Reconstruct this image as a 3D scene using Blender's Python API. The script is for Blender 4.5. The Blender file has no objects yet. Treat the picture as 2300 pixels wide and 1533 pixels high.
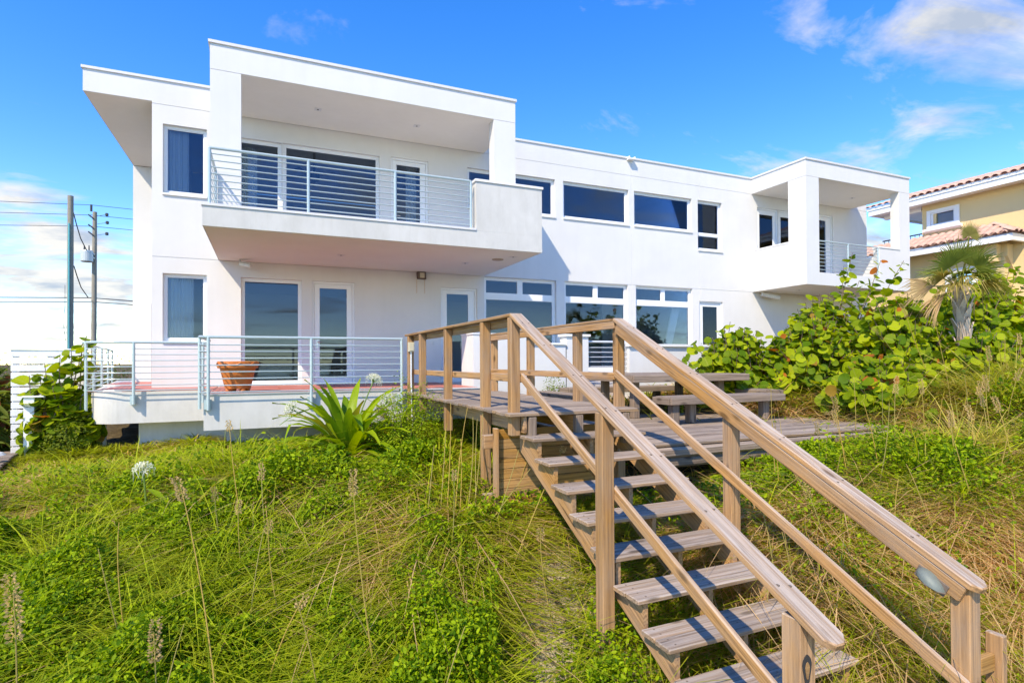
import bpy, math, random
import numpy as np
from mathutils import Matrix, Vector
random.seed(7)
rng = np.random.default_rng(7)
sc = bpy.context.scene
COL = sc.collection
R = math.radians

# ------------------------------------------------------------------ camera, sky, sun, exposure
YAW, PITCH, ROLL, FPX, CY = R(23.52523487), R(0.55965337), R(-0.27902365), 1267.761547, 799.26468
def camera_axes():
    r = Vector((math.cos(YAW), -math.sin(YAW), 0)); fh = Vector((math.sin(YAW), math.cos(YAW), 0)); up = Vector((0, 0, 1))
    f = fh * math.cos(PITCH) + up * math.sin(PITCH); u = up * math.cos(PITCH) - fh * math.sin(PITCH)
    return r * math.cos(ROLL) + u * math.sin(ROLL), u * math.cos(ROLL) - r * math.sin(ROLL), f
CR, CU, CF = camera_axes()
cam = bpy.data.cameras.new("camera")
camo = bpy.data.objects.new("camera", cam); COL.objects.link(camo)
cam.sensor_width = 36.0; cam.lens = 36.0 * FPX / 2300.0
cam.shift_y = (CY - 766.5) / 2300.0
cam.clip_start = 0.05; cam.clip_end = 6000
camo.matrix_world = Matrix((( CR.x, CU.x, -CF.x, 0), (CR.y, CU.y, -CF.y, 0), (CR.z, CU.z, -CF.z, 0), (0, 0, 0, 1)))
sc.camera = camo

SUN_TO = Vector((-2.64, -2.14, 3.63)).normalized()      # direction towards the sun
SUN_EL = math.asin(SUN_TO.z); SUN_AZ = math.atan2(SUN_TO.x, SUN_TO.y)
sun = bpy.data.lights.new("sun", 'SUN'); sun.energy = 2.15; sun.angle = R(0.5); sun.color = (1.0, 0.94, 0.83)
suno = bpy.data.objects.new("sun", sun); COL.objects.link(suno)
suno.rotation_euler = SUN_TO.to_track_quat('Z', 'Y').to_euler()
suno.location = (-20, -16, 28)

sc.view_settings.view_transform = 'Standard'; sc.view_settings.look = 'None'
sc.view_settings.exposure = 1.5; sc.view_settings.gamma = 1.0; sc.view_settings.use_curve_mapping = False
sc.view_settings.use_white_balance = True; sc.view_settings.white_balance_temperature = 7600; sc.view_settings.white_balance_tint = 10
sc.render.engine = 'CYCLES'
sc.cycles.max_bounces = 8; sc.cycles.diffuse_bounces = 4; sc.cycles.glossy_bounces = 3
sc.cycles.transmission_bounces = 4; sc.cycles.transparent_max_bounces = 8
sc.cycles.use_denoising = True

class NT:
    """small helper round a node tree"""
    def __init__(s, tree): s.t = tree; s.n = tree.nodes; s.l = tree.links
    def add(s, typ, **kw):
        nd = s.n.new(typ)
        for k, v in kw.items():
            if k.startswith('i_'):
                key = k[2:]
                sock = nd.inputs[int(key)] if key.isdigit() else nd.inputs[key.replace('__', ' ')]
                if hasattr(v, 'is_output') or isinstance(v, bpy.types.NodeSocket): s.l.new(v, sock)
                else: sock.default_value = v
            else: setattr(nd, k, v)
        return nd
    def link(s, a, b): s.l.new(a, b)
    def math(s, op, a, b=None, c=None, clamp=False):
        nd = s.n.new('ShaderNodeMath'); nd.operation = op; nd.use_clamp = clamp
        for i, v in enumerate((a, b, c)):
            if v is None: continue
            if isinstance(v, bpy.types.NodeSocket): s.l.new(v, nd.inputs[i])
            else: nd.inputs[i].default_value = v
        return nd.outputs[0]
    def mix(s, fac, a, b, blend='MIX'):
        nd = s.n.new('ShaderNodeMix'); nd.data_type = 'RGBA'; nd.blend_type = blend
        for sock, v in ((nd.inputs[0], fac), (nd.inputs[6], a), (nd.inputs[7], b)):
            if isinstance(v, bpy.types.NodeSocket): s.l.new(v, sock)
            else: sock.default_value = v if not isinstance(v, tuple) or len(v) == 4 else (*v, 1)
        return nd.outputs[2]
    def ramp(s, fac, stops, interp='LINEAR'):
        nd = s.n.new('ShaderNodeValToRGB'); cr = nd.color_ramp; cr.interpolation = interp
        while len(cr.elements) > 1: cr.elements.remove(cr.elements[-1])
        for i, (p, c) in enumerate(stops):
            e = cr.elements[0] if i == 0 else cr.elements.new(p)
            e.position = p; e.color = (*c, 1) if len(c) == 3 else c
        s.l.new(fac, nd.inputs[0]); return nd.outputs[0]
    def noise(s, vec, scale, detail=4, rough=0.55, dist=0.0):
        nd = s.n.new('ShaderNodeTexNoise'); nd.inputs['Scale'].default_value = scale; nd.inputs['Detail'].default_value = detail
        nd.inputs['Roughness'].default_value = rough; nd.inputs['Distortion'].default_value = dist
        if vec is not None: s.l.new(vec, nd.inputs['Vector'])
        return nd.outputs['Fac']
    def mapping(s, vec, scale=(1, 1, 1), loc=(0, 0, 0)):
        nd = s.n.new('ShaderNodeMapping'); nd.inputs['Scale'].default_value = scale; nd.inputs['Location'].default_value = loc
        s.l.new(vec, nd.inputs['Vector']); return nd.outputs[0]

def px_dir(u, v):
    d = CF + CR * ((u - 1150) / FPX) - CU * ((v - CY) / FPX); return d.normalized()

world = bpy.data.worlds.new("World"); sc.world = world; world.use_nodes = True
def build_world():
    w = NT(world.node_tree); w.n.clear()
    sky = w.add('ShaderNodeTexSky', sky_type='NISHITA', sun_disc=False, sun_elevation=SUN_EL, sun_rotation=SUN_AZ)
    sky.altitude = 600; sky.air_density = 1.0; sky.dust_density = 0.0; sky.ozone_density = 3.0
    hs = w.add('ShaderNodeHueSaturation', i_Saturation=1.38, i_Value=0.93); hs.inputs['Hue'].default_value = 0.514
    w.link(sky.outputs[0], hs.inputs['Color'])
    tc = w.add('ShaderNodeTexCoord'); d = tc.outputs['Generated']
    sep = w.add('ShaderNodeSeparateXYZ'); w.link(d, sep.inputs[0])
    z = w.math('MAXIMUM', sep.outputs[2], 0.0)
    zz = w.math('ADD', z, 0.16)
    px = w.math('DIVIDE', sep.outputs[0], zz); py = w.math('DIVIDE', sep.outputs[1], zz)
    comb = w.add('ShaderNodeCombineXYZ', i_0=px, i_1=py)
    v = comb.outputs[0]
    fine = w.noise(w.mapping(v, (1.0, 1.6, 1)), 2.1, 10, 0.60, 0.45)
    broad = w.noise(w.mapping(v, (1, 1, 1), (3.1, 1.7, 0)), 0.42, 3, 0.5)
    def lobe(u, vv, width, gain):
        t = px_dir(u, vv)
        nd = w.add('ShaderNodeVectorMath', operation='DOT_PRODUCT'); w.link(d, nd.inputs[0]); nd.inputs[1].default_value = t
        a = w.math('SUBTRACT', nd.outputs['Value'], 1.0)
        return w.math('MULTIPLY', w.math('EXPONENT', w.math('DIVIDE', a, width * width)), gain)
    cover = w.math('MULTIPLY', w.math('SUBTRACT', broad, 0.50), 0.75)
    for (u, vv, wd, g) in LOBES: cover = w.math('ADD', cover, lobe(u, vv, wd, g))
    # thicker towards the horizon, as fair-weather cloud always looks
    low = w.math('POWER', w.math('SUBTRACT', 1.0, z), 7.0)
    cover = w.math('ADD', cover, w.math('MULTIPLY', low, 0.02))
    den = w.math('ADD', w.math('SUBTRACT', fine, 0.60), cover)
    den = w.math('MULTIPLY', den, 4.6, clamp=True)
    den = w.math('POWER', den, 1.15)
    shade = w.noise(w.mapping(v, (1.0, 1.3, 1), (0.4, 0.2, 0)), 3.0, 5, 0.6)
    ccol = w.ramp(shade, [(0.34, (1.15, 1.42, 1.90)), (0.56, (2.25, 2.35, 2.45))])
    mixc = w.mix(w.math('MULTIPLY', den, 0.93), hs.outputs[0], ccol)
    bg = w.add('ShaderNodeBackground', i_Strength=0.15); w.link(mixc, bg.inputs['Color'])
    out = w.add('ShaderNodeOutputWorld'); w.link(bg.outputs[0], out.inputs['Surface'])
LOBES = [(2240, 120, 0.13, 0.14), (2080, 30, 0.06, 0.12), (1850, 240, 0.16, 0.03), (760, 20, 0.06, 0.16), (1800, 85, 0.035, 0.12),
         (40, 610, 0.10, 0.14), (200, 700, 0.08, 0.14), (-250, 520, 0.2, 0.04), (90, 480, 0.03, 0.08), (590, 15, 0.03, 0.12), (40, 350, 0.08, 0.08)]
build_world()

# ------------------------------------------------------------------ materials
def new_mat(name):
    m = bpy.data.materials.new(name); m.use_nodes = True; t = NT(m.node_tree); t.n.clear()
    out = t.add('ShaderNodeOutputMaterial'); p = t.add('ShaderNodeBsdfPrincipled'); t.link(p.outputs[0], out.inputs['Surface'])
    return m, t, p, out

def mat_plain(name, col, rough=0.5, metal=0.0, var=0.06, scale=8.0, bump=0.0, spec=0.5):
    m, t, p, out = new_mat(name)
    g = t.add('ShaderNodeNewGeometry').outputs['Position']
    n = t.noise(g, scale, 5, 0.6)
    c = t.mix(n, tuple(max(0, x * (1 - var)) for x in col), tuple(min(1, x * (1 + var)) for x in col))
    t.link(c, p.inputs['Base Color']); p.inputs['Roughness'].default_value = rough; p.inputs['Metallic'].default_value = metal
    p.inputs['Specular IOR Level'].default_value = spec
    if bump:
        b = t.add('ShaderNodeBump', i_Strength=bump, i_Distance=0.01); t.link(t.noise(g, scale * 8, 4, 0.6), b.inputs['Height']); t.link(b.outputs[0], p.inputs['Normal'])
    return m

def mat_stucco(name, col, stain=0.1, grime=0.0):
    """smooth painted render: faint mottling, faint vertical runs, optional grime"""
    m, t, p, out = new_mat(name)
    g = t.add('ShaderNodeNewGeometry').outputs['Position']
    mott = t.ramp(t.noise(g, 0.9, 6, 0.62), [(0.32, (0, 0, 0)), (0.72, (1, 1, 1))])
    runs = t.ramp(t.noise(t.mapping(g, (5.0, 5.0, 0.35)), 1.0, 5, 0.6), [(0.45, (0, 0, 0)), (0.8, (1, 1, 1))])
    dark = tuple(c * (1 - stain) for c in col)
    c = t.mix(mott, dark, col)
    c = t.mix(t.math('MULTIPLY', t.add('ShaderNodeRGBToBW', i_0=runs).outputs[0], 0.42 * min(1, stain * 8)), c, tuple(x * y for x, y in zip(dark, (0.93, 0.92, 0.88))))
    if grime:
        gr = t.ramp(t.noise(t.mapping(g, (1.6, 1.6, 0.9)), 1.4, 8, 0.7), [(0.42, (0, 0, 0)), (0.78, (1, 1, 1))])
        c = t.mix(t.math('MULTIPLY', t.add('ShaderNodeRGBToBW', i_0=gr).outputs[0], grime), c, (0.40, 0.385, 0.34))
        sp = t.ramp(t.noise(t.mapping(g, (9, 9, 1.1)), 1.0, 6, 0.7), [(0.55, (0, 0, 0)), (0.75, (1, 1, 1))])
        c = t.mix(t.math('MULTIPLY', t.add('ShaderNodeRGBToBW', i_0=sp).outputs[0], grime * 0.6), c, (0.42, 0.39, 0.33))
    t.link(c, p.inputs['Base Color']); p.inputs['Roughness'].default_value = 0.75; p.inputs['Specular IOR Level'].default_value = 0.25
    b = t.add('ShaderNodeBump', i_Strength=0.12, i_Distance=0.006); t.link(t.noise(g, 70, 4, 0.6), b.inputs['Height']); t.link(b.outputs[0], p.inputs['Normal'])
    return m

def mat_wood(name, warm, grey, dark, top=0.85, side=0.25):
    """sun-bleached softwood: grain along the board's own X axis, knots, greyer where it faces the sky"""
    m, t, p, out = new_mat(name)
    tc = t.add('ShaderNodeTexCoord').outputs['Object']; oi = t.add('ShaderNodeObjectInfo'); rnd = oi.outputs['Random']
    off = t.add('ShaderNodeCombineXYZ', i_0=t.math('MULTIPLY', rnd, 37.0), i_1=t.math('MULTIPLY', rnd, 11.0), i_2=t.math('MULTIPLY', rnd, 23.0))
    va = t.add('ShaderNodeVectorMath', operation='ADD'); t.link(tc, va.inputs[0]); t.link(off.outputs[0], va.inputs[1]); v = va.outputs[0]
    wob = t.noise(t.mapping(v, (0.8, 3, 3)), 1.0, 3, 0.5)
    rings = t.add('ShaderNodeTexWave', wave_type='RINGS', rings_direction='X', i_Scale=7.0, i_Distortion=5.0, i_Detail=3.0)
    rings.inputs['Detail Scale'].default_value = 1.4; t.link(t.mapping(v, (0.14, 1.3, 1.3)), rings.inputs['Vector'])
    grain = t.noise(t.mapping(v, (1.3, 55, 55)), 1.0, 5, 0.65)
    streak = t.noise(t.mapping(v, (0.7, 14, 14)), 1.0, 4, 0.6)
    vor = t.add('ShaderNodeTexVoronoi', feature='F1', i_Scale=1.0); t.link(t.mapping(v, (2.1, 6.0, 6.0)), vor.inputs['Vector'])
    knot = t.ramp(vor.outputs['Distance'], [(0.10, (1, 1, 1)), (0.20, (0, 0, 0))])
    nz = t.add('ShaderNodeSeparateXYZ'); t.link(t.add('ShaderNodeNewGeometry').outputs['Normal'], nz.inputs[0])
    up = t.ramp(nz.outputs[2], [(0.25, (side,) * 3), (0.75, (top,) * 3)])
    upf = t.math('MULTIPLY', t.add('ShaderNodeRGBToBW', i_0=up).outputs[0], t.math('ADD', t.math('MULTIPLY', streak, 0.9), 0.55), clamp=True)
    base = t.mix(upf, warm, grey)
    base = t.mix(t.math('MULTIPLY', t.math('POWER', rings.outputs['Fac'], 2.0), 0.42), base, tuple(0.62 * a + 0.38 * b for a, b in zip(warm, dark)))
    g2 = t.ramp(grain, [(0.34, (1, 1, 1)), (0.56, (0, 0, 0))])
    base = t.mix(t.math('MULTIPLY', t.add('ShaderNodeRGBToBW', i_0=g2).outputs[0], 0.72), base, dark)
    base = t.mix(t.math('MULTIPLY', t.add('ShaderNodeRGBToBW', i_0=knot).outputs[0], 0.75), base, tuple(x * 0.55 for x in dark))
    blot = t.ramp(t.noise(t.mapping(v, (1.9, 5, 5)), 1.0, 6, 0.68), [(0.42, (0, 0, 0)), (0.70, (1, 1, 1))])
    base = t.mix(t.math('MULTIPLY', t.add('ShaderNodeRGBToBW', i_0=blot).outputs[0], 0.45), base, tuple(0.55 * a + 0.25 * b for a, b in zip(grey, dark)))
    crack = t.ramp(t.noise(t.mapping(v, (0.9, 26, 26), (5, 2, 1)), 1.0, 3, 0.5), [(0.27, (1, 1, 1)), (0.33, (0, 0, 0))])
    base = t.mix(t.math('MULTIPLY', t.add('ShaderNodeRGBToBW', i_0=crack).outputs[0], 0.8), base, tuple(x * 0.35 for x in dark))
    hsv = t.add('ShaderNodeHueSaturation'); t.link(base, hsv.inputs['Color'])
    t.link(t.math('ADD', t.math('MULTIPLY', rnd, 0.30), 0.85), hsv.inputs['Value']); t.link(t.math('ADD', t.math('MULTIPLY', wob, 0.5), 0.75), hsv.inputs['Saturation'])
    t.link(hsv.outputs[0], p.inputs['Base Color']); p.inputs['Roughness'].default_value = 0.78; p.inputs['Specular IOR Level'].default_value = 0.2
    b = t.add('ShaderNodeBump', i_Strength=0.5, i_Distance=0.004); t.link(t.math('ADD', grain, t.math('MULTIPLY', rings.outputs['Fac'], 0.3)), b.inputs['Height']); t.link(b.outputs[0], p.inputs['Normal'])
    return m

def mat_glass(name, tint=(0.84, 0.88, 0.90), refl=0.012):
    m = bpy.data.materials.new(name); m.use_nodes = True; t = NT(m.node_tree); t.n.clear()
    out = t.add('ShaderNodeOutputMaterial')
    tr = t.add('ShaderNodeBsdfTransparent', i_Color=(*tint, 1)); gl = t.add('ShaderNodeBsdfGlossy', i_Color=(0.50, 0.64, 0.86, 1), i_Roughness=0.012)
    fr = t.add('ShaderNodeFresnel', i_IOR=1.5)
    f = t.math('ADD', t.math('MULTIPLY', fr.outputs[0], 1.0), refl, clamp=True)
    mx = t.add('ShaderNodeMixShader'); t.link(f, mx.inputs[0]); t.link(tr.outputs[0], mx.inputs[1]); t.link(gl.outputs[0], mx.inputs[2])
    t.link(mx.outputs[0], out.inputs['Surface'])
    return m

def mat_leaf(name, source='attr', rough=0.45, trans=0.35, veins=False, cols=None, gloss=0.35, val=1.0):
    """foliage: colour from the mesh attribute 'Col', from the object colour, or a two-colour range varied per object"""
    m = bpy.data.materials.new(name); m.use_nodes = True; t = NT(m.node_tree); t.n.clear()
    out = t.add('ShaderNodeOutputMaterial')
    if source == 'attr': c = t.add('ShaderNodeAttribute', attribute_name='Col').outputs['Color']
    elif source == 'object': c = t.add('ShaderNodeObjectInfo').outputs['Color']
    else: c = t.mix(t.add('ShaderNodeObjectInfo').outputs['Random'], *cols)
    if veins:
        tc = t.add('ShaderNodeTexCoord').outputs['Object']; s = t.add('ShaderNodeSeparateXYZ'); t.link(tc, s.inputs[0])
        # midrib along X and side veins fanning from it
        ay = t.math('ABSOLUTE', s.outputs[1])
        mid = t.math('LESS_THAN', ay, 0.022)
        sv = t.math('FRACT', t.math('MULTIPLY', t.math('SUBTRACT', s.outputs[0], t.math('MULTIPLY', ay, 0.75)), 5.5))
        side = t.math('MULTIPLY', t.math('LESS_THAN', sv, 0.13), 0.45)
        c = t.mix(t.math('MULTIPLY', t.math('MAXIMUM', mid, side), 0.55), c, (0.42, 0.40, 0.10))
    p = t.add('ShaderNodeBsdfPrincipled', i_Roughness=rough); p.inputs['Specular IOR Level'].default_value = gloss
    t.link(c, p.inputs['Base Color'])
    tl = t.add('ShaderNodeBsdfTranslucent')
    c2 = t.mix(1.0, c, (1.25, 1.2, 0.55), 'MULTIPLY'); t.link(c2, tl.inputs['Color'])
    mx = t.add('ShaderNodeMixShader', i_0=trans); t.link(p.outputs[0], mx.inputs[1]); t.link(tl.outputs[0], mx.inputs[2])
    t.link(mx.outputs[0], out.inputs['Surface'])
    return m

def mat_ground():
    m, t, p, out = new_mat('dune_sand')
    g = t.add('ShaderNodeNewGeometry').outputs['Position']
    n1 = t.noise(g, 0.7, 6, 0.6); n2 = t.noise(g, 9.0, 6, 0.7); n3 = t.noise(g, 60, 4, 0.7)
    litter = t.ramp(n2, [(0.30, (0.035, 0.026, 0.013)), (0.55, (0.11, 0.08, 0.04)), (0.8, (0.22, 0.165, 0.09))])
    sand = t.ramp(n3, [(0.35, (0.22, 0.165, 0.10)), (0.6, (0.47, 0.40, 0.29))])
    sep = t.add('ShaderNodeSeparateXYZ'); t.link(g, sep.inputs[0])
    ax = t.math('DIVIDE', t.math('SUBTRACT', sep.outputs[0], 2.5), 0.75); ay = t.math('DIVIDE', t.math('SUBTRACT', sep.outputs[1], 4.7), 1.9)
    blob = t.math('SUBTRACT', 1.25, t.math('ADD', t.math('MULTIPLY', ax, ax), t.math('MULTIPLY', ay, ay)))
    blob = t.math('ADD', blob, t.math('MULTIPLY', t.math('SUBTRACT', n2, 0.5), 2.2), clamp=True)
    bare = t.math('MAXIMUM', blob, t.math('MULTIPLY', t.math('SUBTRACT', n1, 0.56), 4.0, clamp=True))
    bare = t.math('MAXIMUM', bare, t.math('MULTIPLY', t.math('SUBTRACT', -0.5, sep.outputs[1]), 0.6, clamp=True))
    c = t.mix(bare, litter, sand)
    t.link(c, p.inputs['Base Color']); p.inputs['Roughness'].default_value = 0.95; p.inputs['Specular IOR Level'].default_value = 0.1
    b = t.add('ShaderNodeBump', i_Strength=0.9, i_Distance=0.03); t.link(n2, b.inputs['Height']); t.link(b.outputs[0], p.inputs['Normal'])
    return m

def mat_tile():
    m, t, p, out = new_mat('red_tile')
    rnd = t.add('ShaderNodeObjectInfo').outputs['Random']; g = t.add('ShaderNodeNewGeometry').outputs['Position']
    c = t.mix(rnd, (0.40, 0.115, 0.085), (0.50, 0.16, 0.12)); c = t.mix(t.math('MULTIPLY', t.noise(g, 5, 5, 0.6), 0.35), c, (0.52, 0.25, 0.20))
    t.link(c, p.inputs['Base Color']); p.inputs['Roughness'].default_value = 0.6
    return m

M = {}
M['wall'] = mat_stucco('white_render', (0.72, 0.71, 0.685), 0.08)
M['slab'] = mat_stucco('weathered_white_render', (0.66, 0.64, 0.595), 0.12, 0.45)
M['soffit'] = mat_stucco('soffit_render', (0.84, 0.80, 0.74), 0.06)
M['trim'] = mat_plain('white_trim_paint', (0.80, 0.79, 0.77), 0.4, var=0.03)
M['coping'] = mat_plain('grey_white_coping', (0.68, 0.66, 0.65), 0.45, var=0.07)
M['frame'] = mat_plain('white_window_frame', (0.80, 0.81, 0.81), 0.35, var=0.02)
M['metal'] = mat_plain('pale_aqua_painted_metal', (0.44, 0.53, 0.53), 0.32, 0.2, var=0.05, scale=12)
M['metal_white'] = mat_plain('white_painted_metal', (0.72, 0.74, 0.75), 0.35, 0.15, var=0.04)
M['glass'] = mat_glass('tinted_window_glass')
M['wood'] = mat_wood('weathered_deck_wood', (0.36, 0.21, 0.10), (0.385, 0.33, 0.285), (0.105, 0.068, 0.04), 0.9, 0.25)
M['wood_rail'] = mat_wood('weathered_rail_wood', (0.47, 0.245, 0.085), (0.44, 0.375, 0.315), (0.14, 0.072, 0.03), 0.85, 0.12)
M['wood_old'] = mat_wood('old_grey_wood', (0.26, 0.175, 0.11), (0.33, 0.27, 0.225), (0.075, 0.05, 0.035), 0.9, 0.45)
M['wood_skirt'] = mat_wood('amber_skirt_board', (0.47, 0.245, 0.07), (0.45, 0.31, 0.16), (0.17, 0.075, 0.02), 0.5, 0.15)
M['wood_white'] = mat_plain('white_painted_wood', (0.78, 0.78, 0.77), 0.55, var=0.05, scale=5, bump=0.1)
M['tile'] = mat_tile()
M['grout'] = mat_plain('pale_grout', (0.55, 0.50, 0.46), 0.9)
M['ground'] = mat_ground()
M['terracotta'] = mat_plain('terracotta', (0.52, 0.155, 0.03), 0.5, var=0.12, scale=4)
M['soil'] = mat_plain('dark_soil', (0.05, 0.035, 0.025), 0.95)
M['inner'] = mat_plain('interior_paint', (0.50, 0.51, 0.52), 0.8, var=0.02)
M['inner_floor'] = mat_plain('interior_floor', (0.26, 0.24, 0.22), 0.4, var=0.05)
M['curtain'] = mat_plain('pale_curtain', (0.66, 0.70, 0.72), 0.85, var=0.05)
M['dark'] = mat_plain('dark_plastic', (0.03, 0.03, 0.032), 0.5)
M['fan'] = mat_plain('dark_fan', (0.025, 0.022, 0.02), 0.4)
M['chrome'] = mat_plain('brushed_steel', (0.55, 0.56, 0.57), 0.3, 0.9)
M['beige'] = mat_plain('beige_plastic', (0.55, 0.50, 0.36), 0.6, var=0.15, scale=20)
M['lightgrey'] = mat_plain('light_grey_plastic', (0.62, 0.62, 0.60), 0.5, var=0.05)
M['verdigris'] = mat_plain('dull_copper_cap', (0.15, 0.175, 0.155), 0.6, 0.2, var=0.3, scale=14)
M['rust'] = mat_plain('rusty_brown_metal', (0.17, 0.13, 0.10), 0.8, 0.2, var=0.5, scale=40)
M['rust_stain'] = mat_plain('rust_run', (0.62, 0.52, 0.42), 0.8, var=0.12, scale=20)
M['speaker'] = mat_plain('brown_grille', (0.42, 0.33, 0.24), 0.8)
M['yellow'] = mat_stucco('ochre_render', (0.72, 0.535, 0.27), 0.04)
M['rooftile'] = mat_plain('pink_clay_tile', (0.55, 0.34, 0.265), 0.75, var=0.25, scale=3.5)
M['pole'] = mat_plain('grey_pole_timber', (0.27, 0.245, 0.19), 0.85, var=0.25, scale=3, bump=0.3)
M['conduit'] = mat_plain('teal_conduit', (0.10, 0.40, 0.40), 0.5)
M['wire'] = mat_plain('black_cable', (0.04, 0.045, 0.055), 0.6)
M['transformer'] = mat_plain('grey_transformer', (0.52, 0.56, 0.54), 0.45, 0.2)
M['bark'] = mat_plain('shrub_bark', (0.16, 0.11, 0.07), 0.9, var=0.3, scale=20)
M['palm_trunk'] = mat_plain('palm_trunk_fibre', (0.42, 0.32, 0.23), 0.9, var=0.35, scale=14, bump=0.5)
M['palm_boot'] = mat_plain('palm_boot', (0.58, 0.45, 0.34), 0.8, var=0.3, scale=12, bump=0.3)
M['leaf_attr'] = mat_leaf('foliage', 'attr', 0.55, 0.42, gloss=0.12)
M['leaf_obj'] = mat_leaf('broad_leaf', 'object', 0.5, 0.38, True, gloss=0.08)
M['grass'] = mat_leaf('grass_blade', 'attr', 0.6, 0.45, gloss=0.10)
M['strap'] = mat_leaf('strap_leaf', 'object', 0.40, 0.42, gloss=0.22)
M['petal'] = mat_leaf('white_petal', 'range', 0.5, 0.4, cols=((0.80, 0.80, 0.74, 1), (0.74, 0.74, 0.66, 1)))
M['withered'] = mat_leaf('withered_bloom', 'range', 0.7, 0.3, cols=((0.52, 0.40, 0.26, 1), (0.46, 0.34, 0.2, 1)))
M['stalk'] = mat_plain('green_stalk', (0.13, 0.20, 0.03), 0.5, var=0.15)
M['oat_stem'] = mat_leaf('sea_oat_stem', 'range', 0.6, 0.2, cols=((0.50, 0.33, 0.07, 1), (0.34, 0.30, 0.09, 1)))
M['oat_head'] = mat_leaf('sea_oat_head', 'range', 0.7, 0.35, cols=((0.60, 0.42, 0.17, 1), (0.46, 0.31, 0.14, 1)))
M['water'] = mat_plain('sea_water', (0.02, 0.10, 0.13), 0.12, var=0.2, scale=0.05)

# ------------------------------------------------------------------ objects and meshes
WORLD = {}                                              # world position of every object made here (none is rotated as a parent)
def link(o, parent=None, loc=(0, 0, 0)):
    loc = Vector(loc); COL.objects.link(o)
    if parent is not None:
        o.parent = parent; o.location = loc - WORLD[parent.name]
    else: o.location = loc
    WORLD[o.name] = loc
    return o
def tag(o, label=None, cat=None, group=None, kind=None):
    if label: o['label'] = label
    if cat: o['category'] = cat
    if group: o['group'] = group
    if kind: o['kind'] = kind
    return o
def thing(name, label, cat, loc=(0, 0, 0), group=None):
    o = bpy.data.objects.new(name, None); o.empty_display_size = 0.1
    link(o, None, loc); return tag(o, label, cat, group)

class MB:
    """collects polygons in world space; build() links them as ONE mesh object"""
    def __init__(s): s.v = []; s.f = []
    def add(s, vs, fs):
        b = len(s.v); s.v.extend([tuple(p) for p in vs]); s.f.extend([tuple(b + i for i in f) for f in fs]); return s
    def box(s, x0, x1, y0, y1, z0, z1):
        return s.add([(x0, y0, z0), (x1, y0, z0), (x1, y1, z0), (x0, y1, z0), (x0, y0, z1), (x1, y0, z1), (x1, y1, z1), (x0, y1, z1)],
                     [(0, 3, 2, 1), (4, 5, 6, 7), (0, 1, 5, 4), (1, 2, 6, 5), (2, 3, 7, 6), (3, 0, 4, 7)])
    def tube(s, pts, rad, n=8, cap=True):
        pts = [Vector(p) for p in pts]; rads = rad if isinstance(rad, (list, tuple)) else [rad] * len(pts)
        ring0 = len(s.v); prev = None
        for i, p in enumerate(pts):
            tdir = (pts[min(i + 1, len(pts) - 1)] - pts[max(i - 1, 0)]).normalized()
            if prev is None:
                a = tdir.cross(Vector((0, 0, 1)));  a = a if a.length > 1e-3 else tdir.cross(Vector((1, 0, 0)))
            else: a = prev - tdir * prev.dot(tdir)
            a.normalize(); prev = a; b = tdir.cross(a)
            for k in range(n):
                th = 2 * math.pi * k / n; s.v.append(tuple(p + (a * math.cos(th) + b * math.sin(th)) * rads[i]))
        for i in range(len(pts) - 1):
            for k in range(n):
                a0 = ring0 + i * n + k; a1 = ring0 + i * n + (k + 1) % n
                s.f.append((a0, a0 + n, a1 + n, a1))
        if cap:
            s.f.append(tuple(ring0 + k for k in range(n))); e = ring0 + (len(pts) - 1) * n
            s.f.append(tuple(e + n - 1 - k for k in range(n)))
        return s
    def prism(s, poly, axis, a0, a1):
        """extrude polygon (2D) along axis 'x','y' or 'z' from a0 to a1"""
        def pt(p, a): return {'x': (a, p[0], p[1]), 'y': (p[0], a, p[1]), 'z': (p[0], p[1], a)}[axis]
        n = len(poly); vs = [pt(p, a0) for p in poly] + [pt(p, a1) for p in poly]
        fs = [tuple(range(n)), tuple(range(2 * n - 1, n - 1, -1))] + [(i, i + n, (i + 1) % n + n, (i + 1) % n) for i in range(n)]
        return s.add(vs, fs)
    def lathe(s, prof, c, n=20):
        b = len(s.v)
        for (r, z) in prof:
            for k in range(n):
                th = 2 * math.pi * k / n; s.v.append((c[0] + r * math.cos(th), c[1] + r * math.sin(th), c[2] + z))
        for i in range(len(prof) - 1):
            for k in range(n):
                a = b + i * n + k; a2 = b + i * n + (k + 1) % n; s.f.append((a, a2, a2 + n, a + n))
        return s
    def build(s, name, m, parent=None, loc=None, smooth=False, fix=True, rot=None):
        me = bpy.data.meshes.new(name)
        V = np.array(s.v, dtype=float)
        if loc is None:
            if parent is not None: loc = WORLD[parent.name]
            else: loc = (0, 0, 0)
        V = V - np.array(loc)
        if rot is not None: V = V @ np.array(rot.to_matrix())
        me.from_pydata(V.tolist(), [], s.f)
        if fix:
            import bmesh
            bm = bmesh.new(); bm.from_mesh(me); bmesh.ops.recalc_face_normals(bm, faces=bm.faces[:]); bm.to_mesh(me); bm.free()
        if smooth: me.polygons.foreach_set('use_smooth', [True] * len(me.polygons))
        me.materials.append(m); me.update()
        o = link(bpy.data.objects.new(name, me), parent, loc)
        if rot is not None: o.rotation_euler = rot
        return o

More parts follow.
